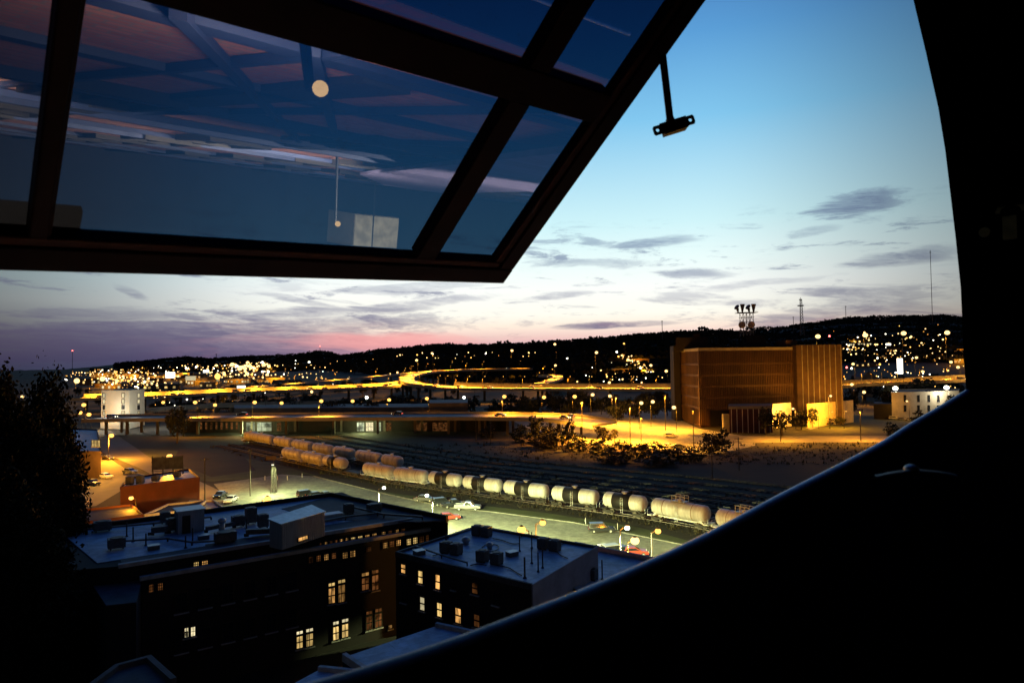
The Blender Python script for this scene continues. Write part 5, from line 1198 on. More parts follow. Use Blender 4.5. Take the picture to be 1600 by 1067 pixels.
# ------------------------------------------------------------------ cars
CARS = {}
def car(kind, colour, lights=False):
    key = (kind, lights)
    if key in CARS:
        t = dup(CARS[key], (0, 0, 0), 0)
        bd = part_of(t, 'body')[0]
        bd.material_slots[0].link = 'OBJECT'; bd.material_slots[0].material = M[colour]
        return t
    t = thing('parked_car' if not lights else 'driving_car', 'car', 'car'); CARS[key] = t
    Lc, Wc = {'sedan': (4.6, 1.8), 'suv': (4.7, 1.9), 'pickup': (5.4, 1.95), 'van': (5.0, 1.95)}[kind]
    lo = [(-.5, .35), (-.5, .62), (-.485, .78), (-.30, .9), (.22, .93), (.47, .80), (.5, .62), (.5, .32)]
    up_ = {'sedan': [(-.36, .88), (-.24, 1.40), (.06, 1.42), (.26, .92)], 'suv': [(-.485, .88), (-.45, 1.66), (.06, 1.70), (.25, .94)], 'van': [(-.49, .9), (-.47, 1.9), (.2, 1.9), (.38, .95)], 'pickup': [(-.12, .9), (-.10, 1.68), (.10, 1.70), (.26, .95)]}[kind]
    if kind == 'pickup': lo = [(-.5, .45), (-.5, 1.0), (-.13, 1.02), (.22, 1.0), (.47, .92), (.5, .7), (.5, .42)]
    def ext(b, pr, w0, w1=None, zs=1):
        w1 = w1 or w0; n = len(pr); zm = max(p[1] for p in pr); z0 = min(p[1] for p in pr)
        vs = []
        for s in (-1, 1):
            for x, z in pr: k = (z - z0) / (zm - z0); vs.append((x * Lc, s * (w0 + (w1 - w0) * k) / 2, z))
        b.add(vs, [tuple(range(n))[::-1], tuple(range(n, 2 * n))] + [(i, (i + 1) % n, n + (i + 1) % n, n + i) for i in range(n)])
    b = MB(); ext(b, lo, Wc * .97, Wc); ext(b, up_, Wc * .93, Wc * .74)
    if kind == 'pickup':
        for s in (-1, 1): b.box((-.31 * Lc, s * Wc * .46, 1.08), (Lc * .37, .08, .14))
    o = b.build('body', M[colour], t)
    md = o.modifiers.new('bevel', 'BEVEL'); md.width = .05; md.segments = 2; md.limit_method = 'ANGLE'
    zs = [p[1] for p in up_]; zt = max(zs); b = MB(); x0, x1 = up_[0][0] * Lc, up_[-1][0] * Lc; xa, xb = up_[1][0] * Lc, up_[2][0] * Lc
    for s in (-1, 1):
        w0, w1 = s * (Wc * .455), s * (Wc * .385); z0, z1 = .99, zt - .1
        b.add([(x0 + (xa - x0) * .25 + .08, w0 + s * .012, z0), (x1 + (xb - x1) * .2 - .14, w0 + s * .012, z0), (xb - .02, w1 + s * .012, z1), (xa + .06, w1 + s * .012, z1)], [(0, 1, 2, 3) if s < 0 else (3, 2, 1, 0)])
    for (xl, xh, sg) in ((x1, xb, 1), (x0, xa, -1)):
        f0, f1 = .18, .86; zl = up_[-1][1] if sg > 0 else up_[0][1]
        pl = [xl + (xh - xl) * f + sg * .02 for f in (f0, f1)]; zz = [zl + (zt - zl) * f for f in (f0, f1)]
        b.add([(pl[0], -Wc * .42, zz[0]), (pl[0], Wc * .42, zz[0]), (pl[1], Wc * .36, zz[1]), (pl[1], -Wc * .36, zz[1])], [(0, 1, 2, 3) if sg > 0 else (3, 2, 1, 0)])
    b.build('windows', M['carglass'], t)
    for x in (-.31 * Lc, .31 * Lc):
        for s in (-1, 1):
            b = MB(); y = s * Wc * .455; b.tube((x, y - .1, .33), (x, y + .1, .33), .33, .33, 16); w = b.build('wheel', M['tyre'], t)
            b = MB(); b.tube((x, y - .108, .33), (x, y + .108, .33), .2, .2, 12); b.build('rim', M['steel'], w)
    for s in (-1, 1):
        b = MB(); b.box((.487 * Lc, s * Wc * .36, .68), (.12, .32, .14)); b.build('headlight', M['headlight' if lights else 'white'], t)
        b = MB(); b.box((-.492 * Lc, s * Wc * .38, .78), (.1, .26, .16)); b.build('taillight', M['taillight' if lights else 'carr'], t)
    return t
def put(kind, col, px, py, ang, label, grp='parked cars', z=.03):
    c = car(kind, col); p = Q(px, py, z); c.location = (p.x, p.y, z); c.rotation_euler.z = ang; c['label'] = label; c['group'] = grp; return c
al = math.atan2(-dd.y, -dd.x)        # rows across the lot
lotA = math.atan2((Q(900, 817) - Q(700, 793)).y, (Q(900, 817) - Q(700, 793)).x)
for kind, col, px, py, da, lb in [('sedan', 'carg', 664, 783, .3, 'low grey sedan left of the row of three trucks'), ('suv', 'card', 692, 789, .9, 'dark suv at the left of the row of three'), ('pickup', 'card', 709, 792, .9, 'dark pickup in the middle of the row of three'), ('pickup', 'cars', 731, 796, .45, 'silver pickup at the right of the row of three'),
                                ('suv', 'card', 940, 831, .55, 'dark suv parked alone near the tank cars'), ('sedan', 'carw', 620, 802, .9, 'pale sedan behind the end of the warehouse'), ('sedan', 'card', 638, 806, .9, 'dark sedan next to the pale one by the warehouse end'), ('sedan', 'carr', 700, 812, .9, 'red sedan by the rear of the warehouse end wall'),
                                ('suv', 'card', 480, 776, 1.2, 'dark suv in the cluster behind the metal shed, leftmost'), ('sedan', 'card', 494, 777, 1.2, 'dark sedan in the middle of the cluster behind the shed'), ('pickup', 'carb', 508, 779, 1.2, 'dark blue pickup at the right of the cluster behind the shed'), ('sedan', 'cars', 448, 790, .2, 'silver sedan alone left of the metal shed'),
                                ('sedan', 'carw', 946, 864, .9, 'white sedan just past the blue roof corner'), ('suv', 'cars', 962, 866, .9, 'silver suv left of the red car by the lamp pole'), ('sedan', 'card', 974, 866, .9, 'dark sedan touching the red car'), ('sedan', 'carr', 989, 868, .6, 'red sedan under the tall white lamp'),
                                ('sedan', 'card', 344, 777, -1.0, 'dark car parked on the orange street, rear one'), ('sedan', 'carw', 361, 784, -1.0, 'white car parked on the orange street'), ('sedan', 'card', 168, 718, .0, 'dark car crossing before the orange building'), ('sedan', 'carg', 140, 737, .2, 'grey car in the small lot left of the red building'), ('suv', 'card', 130, 722, .2, 'dark suv in the small lot beside the trees'), ('sedan', 'carw', 165, 747, .0, 'white car left of the red building rear wall'), ('sedan', 'cars', 203, 739, .1, 'silver car behind the red building'), ('sedan', 'carb', 145, 757, .0, 'blue car nearest the low reddish shed'),
                                ('suv', 'carw', 1049, 683, .1, 'white suv parked alone on the yellow lot'), ('sedan', 'carw', 1044, 699, .0, 'white car half hidden by bushes at the lot front'), ('sedan', 'card', 1061, 700, .0, 'dark car half hidden by bushes at the lot front'), ('sedan', 'carw', 898, 657, .0, 'white car at the upper left of the yellow lot'), ('sedan', 'cars', 907, 658, .0, 'silver car at the upper left of the yellow lot'),
                                ('suv', 'carw', 1397, 655, .2, 'white suv at the left of the group by the pale house'), ('sedan', 'cars', 1409, 656, .2, 'silver car in the group by the pale house'), ('sedan', 'carw', 1421, 657, .2, 'white car in the middle of the group by the pale house'), ('sedan', 'carg', 1432, 656, .2, 'grey car at the right of the group by the pale house')]:
    put(kind, col, px, py, lotA + da, lb)
G2 = 'cars driving with lights on the interstate'
def drive(P, n, off, rev, label):
    for i in range(n):
        k = (i + rg.uniform(.1, .9)) / n * (len(P) - 2); j = int(k); p = offset(P, off)[j].lerp(offset(P, off)[j + 1], k - j); d = P[j + 1] - P[j]
        if rev: d = -d
        c = car(rg.choice(['sedan', 'suv', 'van']), rg.choice(['carw', 'card', 'cars', 'carg']), True); c.location = (p.x, p.y, p.z + .01); c.rotation_euler.z = math.atan2(d.y, d.x); c['label'] = label; c['group'] = G2
drive(R1, 12, 5, False, 'car with lit headlights driving along the main interstate deck'); drive(R1, 10, -5, True, 'car on the opposite lanes of the main interstate deck')
drive(R1b, 7, 2, True, 'car on the tight loop ramp with lights on'); drive(R2, 9, 3, False, 'car on the left interstate deck with lights on'); drive(R2, 8, -3, True, 'oncoming car on the left interstate deck'); drive(R3, 8, 0, True, 'car on the farther flyover with lights on'); drive(R4, 3, 0, False, 'car on the short lit ramp')
drive(vp, 3, 3, False, 'car with lights crossing the viaduct'); drive(vp, 3, -3, True, 'car crossing the viaduct the other way')
# ------------------------------------------------------------------ distant town: lamps and low buildings
def dot(px, py, rpx, m, label, grp, cache={}):
    p = march(px, py, 11)
    if p is None: d = ray(px, py); p = CAM + d * (2400 / d.y)
    Yd = p.y; r = rpx * 1.55 * Yd / F; key = (m, round(rpx, 1), round(Yd / 200))
    g = terrain(p.x, p.y)
    if key in cache:
        o = cache[key].copy(); COL.objects.link(o)
    else:
        b = MB(); b.sphere((0, 0, 0), r, 8, 6); b.tube((0, 0, -max(3, p.z - g)), (0, 0, -r * .8), .15, .1, 4, 1); o = b.build('town_lamp', [M[m], M['poledark']], None, True); cache[key] = o
    o.location = p; setp(o, label, 'lamp', grp)
    return o
clusters = [(185, 590, 22, 9, 34, .85, 'lamp in the dense glow of town lights above the cream block', 'town lights above the cream block'), (225, 596, 22, 8, 26, .8, 'lamp in the busy strip of town lights right of the cream block', 'town lights right of the cream block'),
            (390, 575, 22, 9, 26, 1.2, 'lamp on the brightly lit rise in the left half', 'town lights on the lit rise'), (320, 578, 60, 9, 40, .65, 'small lamp scattered along the left town', 'scattered left town lights'), (480, 580, 60, 14, 18, .65, 'lone lamp between the town and the loop ramp', 'scattered lamps left of the loop'),
            (150, 580, 30, 5, 14, .6, 'tiny lamp on the far left skyline', 'far left skyline lamps'), (720, 553, 110, 9, 12, .6, 'lone lamp on the dark wooded ridge', 'lamps on the wooded ridge'), (992, 566, 16, 7, 22, 1.0, 'lamp of the bright road climbing left of the big building', 'lamps of the climbing road'), (960, 588, 40, 7, 12, .8, 'lamp beyond the interstate left of the big building', 'lamps beyond the interstate'),
            (1405, 548, 65, 20, 44, .75, 'house lamp on the right hillside', 'house lamps on the right hillside'), (1415, 590, 60, 9, 14, .8, 'lamp around the deck right of the big building', 'lamps right of the big building'), (1330, 540, 14, 12, 8, .7, 'lamp on the slope beside the brick block', 'lamps beside the brick block'), (250, 625, 80, 8, 8, .6, 'dim lamp around the low left decks', 'dim lamps by the left decks')]
for cx, cy, sx_, sy, n, rp, lb, gp in clusters:
    for i in range(int(n * 1.0)):
        px, py = cx + rg.gauss(0, sx_ * .7), cy + rg.gauss(0, sy * .7)
        if cx == 992: t_ = rg.random(); px, py = 968 + t_ * 50 + rg.gauss(0, 3), 554 + t_ * 27 + rg.gauss(0, 2)
        if 1040 < px < 1316 and py > 520: continue
        hz = H and (575 - .014 * px)
        sk_y = lerp(SKY, px)
        if py < sk_y + 6: py = sk_y + 6 + rg.random() * 8
        dot(px, py, round(rp * rg.choice([.6, .8, 1, 1, 1.4]), 1), rg.choice(['warm', 'warm', 'warm', 'wht', 'na', 'warm']), lb, gp)
tl = MB()
for cx, cy, sx_, sy, n, rp, lb, gp in clusters:
    for i in range(int(n * 2.2)):
        px, py = cx + rg.gauss(0, sx_ * .95), cy + rg.gauss(0, sy * .85)
        if cx == 992: t_ = rg.random(); px, py = 968 + t_ * 50 + rg.gauss(0, 4), 554 + t_ * 27 + rg.gauss(0, 2.5)
        if 1040 < px < 1316 and py > 520: continue
        py = max(py, lerp(SKY, px) + 5 + rg.random() * 8); p = march(px, py, 10)
        if p is None: continue
        tl.sphere(p, rp * rg.uniform(.5, 1.05) * 1.35 * p.y / F, 6, 4, rg.choice([0, 0, 1, 2, 3, 3, 3]))
setp(tl.build('town_glow_lamps', [M['warm'], M['wht'], M['na'], M['dimna']]), 'countless tiny lamps of the distant town', 'lamps', kind='stuff')
for px, py, r, m, lb in [(120, 595, 2.6, 'warm', 'large warm lamp of the left town at the tree edge'), (363, 571, 2.8, 'warm', 'largest lamp on the lit rise'), (375, 575, 2.4, 'warm', 'second large lamp on the lit rise'), (340, 588, 3.0, 'na', 'strong orange lamp below the lit rise'), (338, 572, 1.8, 'warm', 'medium lamp directly above the strong orange one'), (412, 570, 2.0, 'warm', 'medium lamp at the right of the lit rise'), (420, 573, 1.7, 'warm', 'last medium lamp right of the lit rise'), (387, 567, 1.8, 'warm', 'topmost lamp of the lit rise'), (160, 592, 2.6, 'warm', 'bright lamp at the centre of the glow above the cream block'), (104, 592, 1.5, 'wht', 'white lamp left of the large warm one at the tree edge'), (621, 582, 1.0, 'warm', 'small lamp under the far flyover, left of the loop'), (483, 566, 1.1, 'wht', 'white lamp left of the pale lit block on the horizon'), (487, 612, 1.4, 'warm', 'lamp just below the left interstate deck'), (573, 621, 1.6, 'grn', 'greenish lamp above the pale depot'), (725, 621, 1.4, 'grn', 'greenish lamp at the right end of the pale depot'), (1296, 525, 1.0, 'redlamp', 'red lamp on the right hillside'), (1323, 574, 1.0, 'redlamp', 'red lamp beside the brick block')]:
    dot(px, py, r, m, lb, None)
GH = 'low buildings of the distant town'
for i in range(60):
    if i < 40: px, py = rg.uniform(130, 450), rg.uniform(578, 606)
    elif i < 50: px, py = rg.uniform(940, 1040), rg.uniform(565, 592)
    else: px, py = rg.uniform(1320, 1500), rg.uniform(535, 585)
    p = march(px, py, 3)
    if p is None: continue
    g = terrain(p.x, p.y); w, h, d = rg.uniform(18, 50), rg.uniform(5, 11), rg.uniform(12, 30)
    t = thing('town_building', 'low building among the lights of the ' + ('left town' if i < 40 else 'slope left of the big building' if i < 50 else 'right hillside'), 'building', (p.x, p.y, g), rg.uniform(-.3, .3), GH)
    b = MB(); b.box((0, 0, h / 2 - .5), (w, d, h + 1)); b.build('wall', M[rg.choice(['depot', 'brickbrown', 'pale', 'deck_dark'])], t)
    b = MB(); b.box((0, 0, h + .2), (w + .6, d + .6, .4)); b.build('roof', M['roofdark'], t)
    wm = None; mm = M[rg.choice(['winB', 'winP', 'winA'])]; wh = h * .4
    for k in range(int(w / 5)):
        if rg.random() < .6:
            if wm is None: b = MB(); b.box((0, 0, 0), (3.2, .1, wh)); wo = b.build('lit_window', mm, t); wm = wo
            else: wo = wm.copy(); COL.objects.link(wo); wo.parent = t
            wo.location = (-w / 2 + 2.5 + k * 5, -d / 2 - .05, h * .45)
    if i % 3 == 0: add_light(t, (0, -d / 2 - 12, 10), 'na', 30000)  # light without a fixture, added for glow patches on the town ground
# dark utility poles
for px, py, h, lb in [(320, 785, 10, 'dark utility pole right of the red brick building'), (391, 775, 11, 'dark utility pole at the corner of the lit lot'), (744, 690, 9, 'thin dark pole on the bank under the viaduct'), (1113, 745, 9, 'thin dark pole by the rails'), (1155, 735, 9, 'thin dark pole by the rails nearest the avenue'), (415, 660, 14, 'dark pole before the left lit workshop'), (767, 692, 8, 'short dark pole near the round bush on the bank')]:
    p = Q(px, py); t = thing('utility_pole', lb, 'pole', (p.x, p.y, 0), rg.uniform(0, 3), 'dark utility poles'); b = MB(); b.tube((0, 0, 0), (0, 0, h), .15, .1, 8); b.build('pole', M['poledark'], t); b = MB(); b.box((0, 0, h - .5), (2.2, .12, .14)); b.build('crossarm', M['poledark'], t)
for i, (px, py) in enumerate([(414, 750), (449, 750), (472, 746), (434, 750), (915, 818), (965, 827)]):
    p = Q(px, py); t = thing('marker_post', 'short white marker post at the back edge of the lot', 'post', (p.x, p.y, 0), 0, 'white marker posts'); b = MB(); b.tube((0, 0, 0), (0, 0, 1.1), .07, .06, 8); b.build('shaft', M['white'], t); b = MB(); b.tube((0, 0, 1.1), (0, 0, 1.16), .09, .04, 8); b.build('cap', M['steel'], t)

# ------------------------------------------------------------------ weeds along the tracks and the bank
wd = MB(); rg = random.Random(21)
for i in range(3200):
    if i % 2: c = Q(rg.uniform(560, 1400), rg.uniform(692, 726)); s_ = rg.uniform(.12, .38)
    else:
        k = rg.randrange(len(PATH)); d = rg.choice([-4, -3.2, 2.4, 9, 10, 15, 19.8, 30]) + rg.gauss(0, .5); c = offset(PATH[max(0, k - 1):k + 2], SGN * d)[0]; s_ = rg.uniform(.1, .35)
    if rg.random() < .25: s_ *= 2
    for q in range(4):
        p = c + Vector((rg.gauss(0, s_ * .8), rg.gauss(0, s_ * .8), 0)); a = rg.uniform(0, 6.28); u = Vector((math.cos(a), math.sin(a), 0)) * s_ * .35; t_ = Vector((rg.gauss(0, .3) * s_, rg.gauss(0, .3) * s_, s_ * rg.uniform(.8, 1.6)))
        wd.add([p - u, p + u, p + t_], [(0, 1, 2)])
setp(wd.build('weeds', M['leafm']), 'rough weeds along the tracks and the far bank', 'weeds', kind='stuff')
# ------------------------------------------------------------------ own building: wall with the window opening, room, facade below
WU, WO = Vector((.7376, .6752, 0)).normalized(), Vector((-.6752, .7376, 0)).normalized()
DO, DI = .5, .20
def wallpt(px, py):
    p = onplane(px, py, WO, CAM + WO * DO) - CAM; return (p.dot(WU), p.z)
LOW = [(430, 1096), (560, 1058), (700, 1012), (829, 962), (934, 920), (1025, 879), (1100, 843), (1147, 818), (1228, 774), (1319, 727), (1380, 694), (1423, 666), (1470, 638), (1510, 613)]
JAMB = [(1506, 560), (1501, 449), (1493, 371), (1485, 304), (1477, 236), (1466, 169), (1447, 84), (1427, 0)]
low2 = [wallpt(*p) for p in LOW]; jam2 = [wallpt(*p) for p in JAMB]
hole = [(-1.6, low2[0][1] - .1)] + low2 + jam2
sl = (jam2[-1][0] - jam2[-3][0]) / (jam2[-1][1] - jam2[-3][1]); hole += [(jam2[-1][0] + sl * (1.15 - jam2[-1][1]), 1.15), (-1.6, 1.15)]
outer = [(-16, -.62), (26, -.62), (26, 8), (-16, 8)]
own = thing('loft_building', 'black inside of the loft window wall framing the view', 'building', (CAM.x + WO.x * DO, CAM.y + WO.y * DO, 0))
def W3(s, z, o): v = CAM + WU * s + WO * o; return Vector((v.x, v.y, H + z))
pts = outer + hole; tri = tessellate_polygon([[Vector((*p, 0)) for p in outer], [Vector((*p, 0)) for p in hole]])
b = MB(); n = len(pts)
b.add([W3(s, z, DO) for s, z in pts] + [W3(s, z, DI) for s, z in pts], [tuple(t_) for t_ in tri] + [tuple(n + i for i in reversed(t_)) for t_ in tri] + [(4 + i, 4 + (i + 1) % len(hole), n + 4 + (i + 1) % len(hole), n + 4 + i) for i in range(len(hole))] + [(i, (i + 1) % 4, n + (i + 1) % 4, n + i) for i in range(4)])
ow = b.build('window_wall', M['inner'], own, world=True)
bm = bmesh.new(); bm.from_mesh(ow.data); bmesh.ops.recalc_face_normals(bm, faces=bm.faces); bm.to_mesh(ow.data); bm.free()
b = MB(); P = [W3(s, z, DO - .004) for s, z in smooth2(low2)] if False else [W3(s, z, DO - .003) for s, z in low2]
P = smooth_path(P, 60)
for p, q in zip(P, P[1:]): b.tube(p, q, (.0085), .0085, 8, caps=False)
b.build('sill_nosing_highlight', M['nosing_highlight'], own, smooth=True, world=True)
# room behind the camera
def quadbox(name, c, ax, ay, az, m): b = MB(); b.obox(c, ax, ay, az); return b.build(name, M[m], own, world=True)
c = CAM + WU * 3 - WO * 3.3
M['plaster'] = mat('room_plaster', (.05, .045, .04), .9, scale=1); M['boards'] = mat('floor_boards', (.06, .035, .02), .6, scale=1, stretch=(.3, 6, 1))
quadbox('room_floor', (c.x, c.y, H - 1.6), WU * 7, WO * 3.48, Vector((0, 0, .05)), 'boards'); quadbox('room_ceiling', (c.x, c.y, H + 2.2), WU * 7, WO * 3.48, Vector((0, 0, .05)), 'plaster')
e = CAM - WO * 6.7 + WU * 3; quadbox('room_wall', (e.x, e.y, H + .3), WU * 7, WO * .08, Vector((0, 0, 1.84)), 'plaster')
for s in (-4.1, 10.1): e = CAM + WU * s - WO * 3.3; quadbox('room_wall', (e.x, e.y, H + .3), WU * .08, WO * 3.3, Vector((0, 0, 1.84)), 'plaster')
# latch on the jamb
js = wallpt(1493, 371)[0] - .006      # latch sits on the reveal of the jamb
dl = ray(1578, 352); lc = CAM + dl * (js / dl.dot(WU))
lt = thing('window_latch', 'worn brass latch plate on the dark jamb of the window opening', 'window latch', lc); ZV = Vector((0, 0, 1))
b = MB(); b.obox(lc, WU * .004, WO * .014, ZV * .034)
for k in range(8):
    a0, a1 = math.pi * k / 8, math.pi * (k + 1) / 8; b.bar(lc + WO * (-.004 + .026 * math.cos(a0)) + ZV * (.03 + .02 * math.sin(a0)) - WU * .006, lc + WO * (-.004 + .026 * math.cos(a1)) + ZV * (.03 + .02 * math.sin(a1)) - WU * .006, .009, .009)
b.build('plate', M['brass'], lt, world=True)
b = MB(); b.lathe([(-.006, .012), (.006, .012)], lc + WO * .05 - ZV * .01, WU, 14); b.build('knob', M['brass'], lt, world=True)
hd = thing('casement_lever', 'dim steel lever in the shadow beside the window opening', 'handle', onplane(1430, 742, WO, CAM + WO * .27))
P = smooth_path([onplane(*q, WO, CAM + WO * .27) for q in [(1366, 748), (1395, 742), (1430, 738), (1470, 741), (1492, 745)]], 16); b = MB()
for p, q in zip(P, P[1:]): b.tube(p, q, .0035, .0035, 8, caps=False)
b.build('lever', M['steel'], hd, True, world=True)
b = MB(); b.sphere(onplane(1424, 733, WO, CAM + WO * .27), .008, 12, 8, sq=.7); b.build('boss', M['steel'], hd, True, world=True)
M['mauve'] = mat('mirror_band_panel', (.24, .2, .33), .7, scale=.8, col2=(.13, .11, .19), stretch=(.4, .4, 3)); M['facbrick'] = brick('facade_brick', (.55, .2, .13), (.4, .13, .09), (.3, .2, .15))
M['ledge'] = mat('ledge_paint', (.02, .03, .07), .6)
# facade below (seen mirrored in the tilted glass)
def F3(s, z, o): v = CAM + WU * s + WO * (DO + o); return Vector((v.x, v.y, z))
b = MB(); b.obox(F3(5, 14.68, -.2), WU * 21, WO * .2, Vector((0, 0, 14.68))); b.build('facade', M['facbrick'], own, world=True)
b = MB(); b.obox(F3(5, 34, -.2), WU * 21, WO * .2, Vector((0, 0, 2))) if False else None
for z, pj in [(28.2, .03), (26.6, .04), (24.6, .08), (21.0, .06), (17.2, .08), (13, .06), (8.6, .06), (5.2, .06)]:
    bb = MB(); bb.obox(F3(5, z, pj / 2), WU * 20.9, WO * (pj / 2 + .01), Vector((0, 0, .1))); bb.build('ledge', M['ledge'], own, world=True)
for s in range(-4, 24, 3):
    bb = MB(); bb.obox(F3(s + .3, 14.0, .02), WU * .16, WO * .03, Vector((0, 0, 14.0))); bb.build('pilaster', M['brickdark'], own, world=True)
rg2 = random.Random(3)
for z in (24.2, 19.6, 16.6, 13.4, 10.2):
    for s in range(-3, 22, 3):
        c = F3(s + 1.8, z, 0); win(own, c, WU * .5, .75, WO, M[rg2.choice(['blank', 'blank', 'winA', 'blank', 'blank', 'winP'])], 2, 2, t=.07, sill=False)
# stair of the fire escape crossing the facade diagonally
fe = thing('fire_escape', 'pale steel fire escape below the window, mirrored in the tilted sash', 'fire escape', F3(3, 20, .5))
def facpt(px, py, off=.35):    # where the mirrored ray of a glass pixel meets the facade
    d = ray(px, py); g = CAM + d * ((SP0 - CAM).dot(SN) / d.dot(SN)); r = d - SN * (2 * d.dot(SN)); tt = (DO + off - (g - CAM).dot(WO)) / r.dot(WO); return g + r * tt
SUx = Vector((.73672828, .67446431, .04826314)).normalized(); SW = Vector((.51041032, -.60150532, .61455077)).normalized(); SN = SUx.cross(SW).normalized(); SW = SN.cross(SUx)
SP0 = CAM + Vector((-.02971504, 1.79403916, .2230718))
# ------------------------------------------------------------------ the tilted sash
sash = thing('awning_window', 'dark steel awning sash swung open overhead with tinted dusty panes', 'window', SP0)
def S3(a, s, n=0): return SP0 + SUx * a + SW * s + SN * n
def sbar(name, a0, a1, s0, s1, n0, n1, m='frame'):
    b = MB(); b.obox(S3((a0 + a1) / 2, (s0 + s1) / 2, (n0 + n1) / 2), SUx * (a1 - a0) / 2, SW * (s1 - s0) / 2, SN * (n1 - n0) / 2)
    o = b.build(name, M[m], sash, world=True); md = o.modifiers.new('bevel', 'BEVEL'); md.width = .003; md.segments = 2; return o
AL, ST = -1.95, 1.02
T0, T1 = -.022, .022            # thickness along the sash normal
sbar('bottom_rail', AL, 0, 0, .05, T0, T1); sbar('bottom_bead', AL, -.05, .05, .068, T0 + .008, T1 - .006, 'sashtop')
sbar('stile', -.045, 0, .05, ST, T0 + .001, T1 - .001); sbar('stile_bead', -.066, -.045, .068, ST, T0 + .009, T1 - .007, 'sashtop')
sbar('mid_rail', AL, -.066, .492, .562, T0 - .004, T1 - .002); sbar('top_rail', AL, -.045, ST - .05, ST, T0, T1 - .003)
for a0, a1 in ((-.306, -.254), (-1.03, -1.005), (-1.75, -1.70)):
    sbar('muntin', a0, a1, .068, .492, T0 + .003, T1 - .004); sbar('muntin', a0, a1, .562, ST - .05, T0 + .003, T1 - .004)
    sbar('muntin_bead', a1, a1 + .006, .068, .492, T0 + .012, T1 - .012, 'sashtop')
cols = [(-.254, -.066), (-1.005, -.306), (-1.70, -1.03), (AL, -1.75)]
for a0, a1 in cols:
    for s0, s1 in ((.06, .495), (.558, ST - .045)): 
        b = MB(); b.add([S3(a0, s0), S3(a1, s0), S3(a1, s1), S3(a0, s1)], [(0, 1, 2, 3)]); b.build('pane', M['glass'], sash, world=True)
sbar('catch_plate', AL, -.94, .006, .03, T0 - .008, T0, 'brass'); sbar('catch_bar', AL, -.955, .052, .1, T0 - .012, T0 + .004)
# stay arm and its end bracket, hanging from the stile
def AP(px, py, Y): return A(px, py, Y)
Y0 = (S3(-.02, .72)).y
ap = onplane(1033, 66, SN, SP0); bq = AP(1047, 188, ap.y + .02)
st = thing('stay_arm', 'free hanging stay arm with drilled end bracket on the open sash', 'window stay', ap)
b = MB(); b.bar(ap, bq, .014, .005, 0, (0, 1, 0)); b.build('arm', M['frame'], st, world=True)
p0, p1 = AP(1021, 206, bq.y + .004), AP(1085, 186, bq.y + .004); dx = (p1 - p0).normalized(); upv = Vector((0, 0, 1)); upv = (upv - dx * upv.dot(dx)).normalized(); nb = dx.cross(upv)
Lb = (p1 - p0).length; b = MB(); hh = .0135
# plate with a drilled hole at each end
def plate_with_hole(b, c, w, h, r, t):
    n = 16; vs = []
    for sgn in (-1, 1):
        for i in range(n):
            a = 2 * math.pi * (i + .5) / n; ca, sa = math.cos(a), math.sin(a); k = 1 / max(abs(ca) / w, abs(sa) / h)
            vs.append(c + dx * ca * k + upv * sa * k + nb * sgn * t)
        for i in range(n):
            a = 2 * math.pi * (i + .5) / n; vs.append(c + dx * math.cos(a) * r + upv * math.sin(a) * r + nb * sgn * t)
    fs = []
    for i in range(n):
        j = (i + 1) % n; fs += [(i, j, n + j, n + i), (2 * n + i, 3 * n + i, 3 * n + j, 2 * n + j), (i, 2 * n + i, 2 * n + j, j), (n + i, n + j, 3 * n + j, 3 * n + i)]
    b.add(vs, fs)
e0, e1 = p0 + dx * .009, p1 - dx * .009
plate_with_hole(b, e0, .009, hh * .72, .0035, .0015); plate_with_hole(b, e1, .009, hh * .72, .0035, .0015)
b.obox((p0 + p1) / 2, dx * (Lb / 2 - .016), upv * hh * .85, nb * .0025); b.obox((p0 + p1) / 2 - upv * hh * .8 - nb * .004, dx * (Lb / 2 - .02), upv * .003, nb * .012)
b.build('end_bracket', M['frame'], st, world=True)
b = MB(); b.lathe([(-.006, .008), (.006, .008)], bq, nb, 12); b.build('pivot', M['frame'], st, world=True)
# steel fire escape on the facade: two landings, a stair flight and its rail
def fbar(name, s0, z0, s1, z1, o, w, dp, m='steel'):
    b = MB(); b.bar(F3(s0, z0, o), F3(s1, z1, o), dp, w, 0, WO); return b.build(name, M[m], fe, world=True)
for z in (22.4, 18.8): fbar('landing', .5, z, 7.5, z, .05, .07, .06, 'ledge')
fbar('stringer', 1.0, 28.4, 4.6, 22.6, .04, .05, .07, 'ledge'); fbar('stringer', 1.6, 28.4, 5.2, 22.6, .04, .05, .07, 'ledge')
for s0 in (1.2, 2.6, 4.4, 6.2): fbar('brace', s0, 22.5, s0 + .5, 28.6, .03, .05, .05, 'ledge')
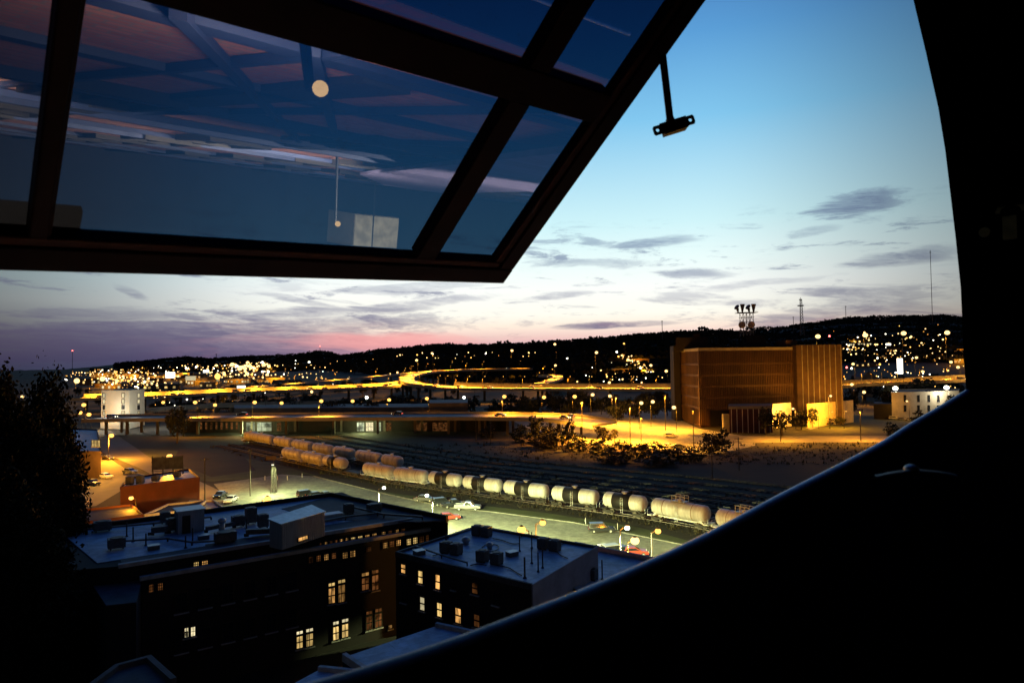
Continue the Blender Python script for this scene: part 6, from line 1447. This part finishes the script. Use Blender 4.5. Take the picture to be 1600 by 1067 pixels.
# street below with lamps
b = MB(); q4 = [(3.9, 28.2), (5.7, 24.4), (9.2, 16.9), (15, 9.5), (19, 9.5), (14.3, 15.2), (9.8, 22.6), (7.0, 26.2)]
b.add([F3(s, z, .10) for s, z in q4] + [F3(s, z, .16) for s, z in q4], [tuple(range(8))[::-1], tuple(range(8, 16))] + [(k, (k + 1) % 8, 8 + (k + 1) % 8, 8 + k) for k in range(8)])
b.build('mirror_band', M['mauve'], fe, world=True)  # made-up panel, shaped so its mirror image gives the pale band
lp0 = facpt(488, 140, .3)
for (pos, lb, kind, pw) in [(lp0, 'wall lamp on the loft facade just below the window', 'wht', 120), (F3(6.5, 20.5, 1.2), 'added wall lamp lighting the facade beside the fire escape stair', 'wht', 3200), (F3(10, 25, 1.2), 'added wall lamp lighting the facade above the stair, farther along', 'wht', 7000), (F3(-.6, 24.5, 1.1), 'added wall lamp lighting the facade left of the fire escape', 'wht', 2600), (F3(13, 12, 2.4), 'added wall lamp lighting the low loft facade over the pavement', 'wht', 700)]:  # first lamp shows in the glass; the others are added to light the brick
    oo = (pos - CAM).dot(WO) - DO; bp = pos - WO * oo
    wl = thing('wall_lamp', lb, 'wall lamp', bp, math.atan2(WO.y, WO.x), 'lamps on the loft facade')
    b = MB(); b.tube((0, 0, -.12), (oo, 0, -.02), .03, .02, 6); b.build('bracket', M['black'], wl); b = MB(); b.sphere((oo, 0, .06), .03 if pw == 120 else .05, 12, 8); b.build('lens', M['warm'], wl, True)
    add_light(wl, (oo + .08, 0, -.1), kind, pw, .12, 150)
pv_ = [F3(-14, 0, .02), F3(40, 0, .02), F3(40, 0, 4.2), F3(-14, 0, 4.2)]; b = MB(); b.prism(pv_, 0, .14); setp(b.build('pavement', M['asphalt']), kind='structure')
layer('back_street', [F3(-20, 0, 4.3), F3(44, 0, 4.3), F3(44, 0, 13), F3(-20, 0, 13)], .02, 'asphalt')
for k, (s, col) in enumerate([(5.5, 'carw'), (13.5, 'cars'), (21, 'carw')]):
    c = car('sedan', col); e = F3(s, 0, 5.4); c.location = (e.x, e.y, .03); c.rotation_euler.z = math.atan2(WU.y, WU.x); c['label'] = ['white sedan under the window on the back street, nearest the wall lamp', 'silver sedan on the back street below the loft', 'white sedan far along the back street below the loft'][k]; c['group'] = 'parked cars'


ks = thing('lit_patch_box', 'made-up glowing box on the back street, mirrored as a lit patch', 'lit_patch_box', F3(19.5, .14, 2.3), math.atan2(WU.y, WU.x)); b = MB(); b.box((0, 0, 1.2), (2.6, 1.6, 2.4)); b.build('wall', M['pale'], ks)  # made-up glowing box that gives the glass its lit window patch
b = MB(); b.box((0, 0, 2.44), (2.5, 1.5, .06)); b.build('glow_panel', M['winP'], ks)
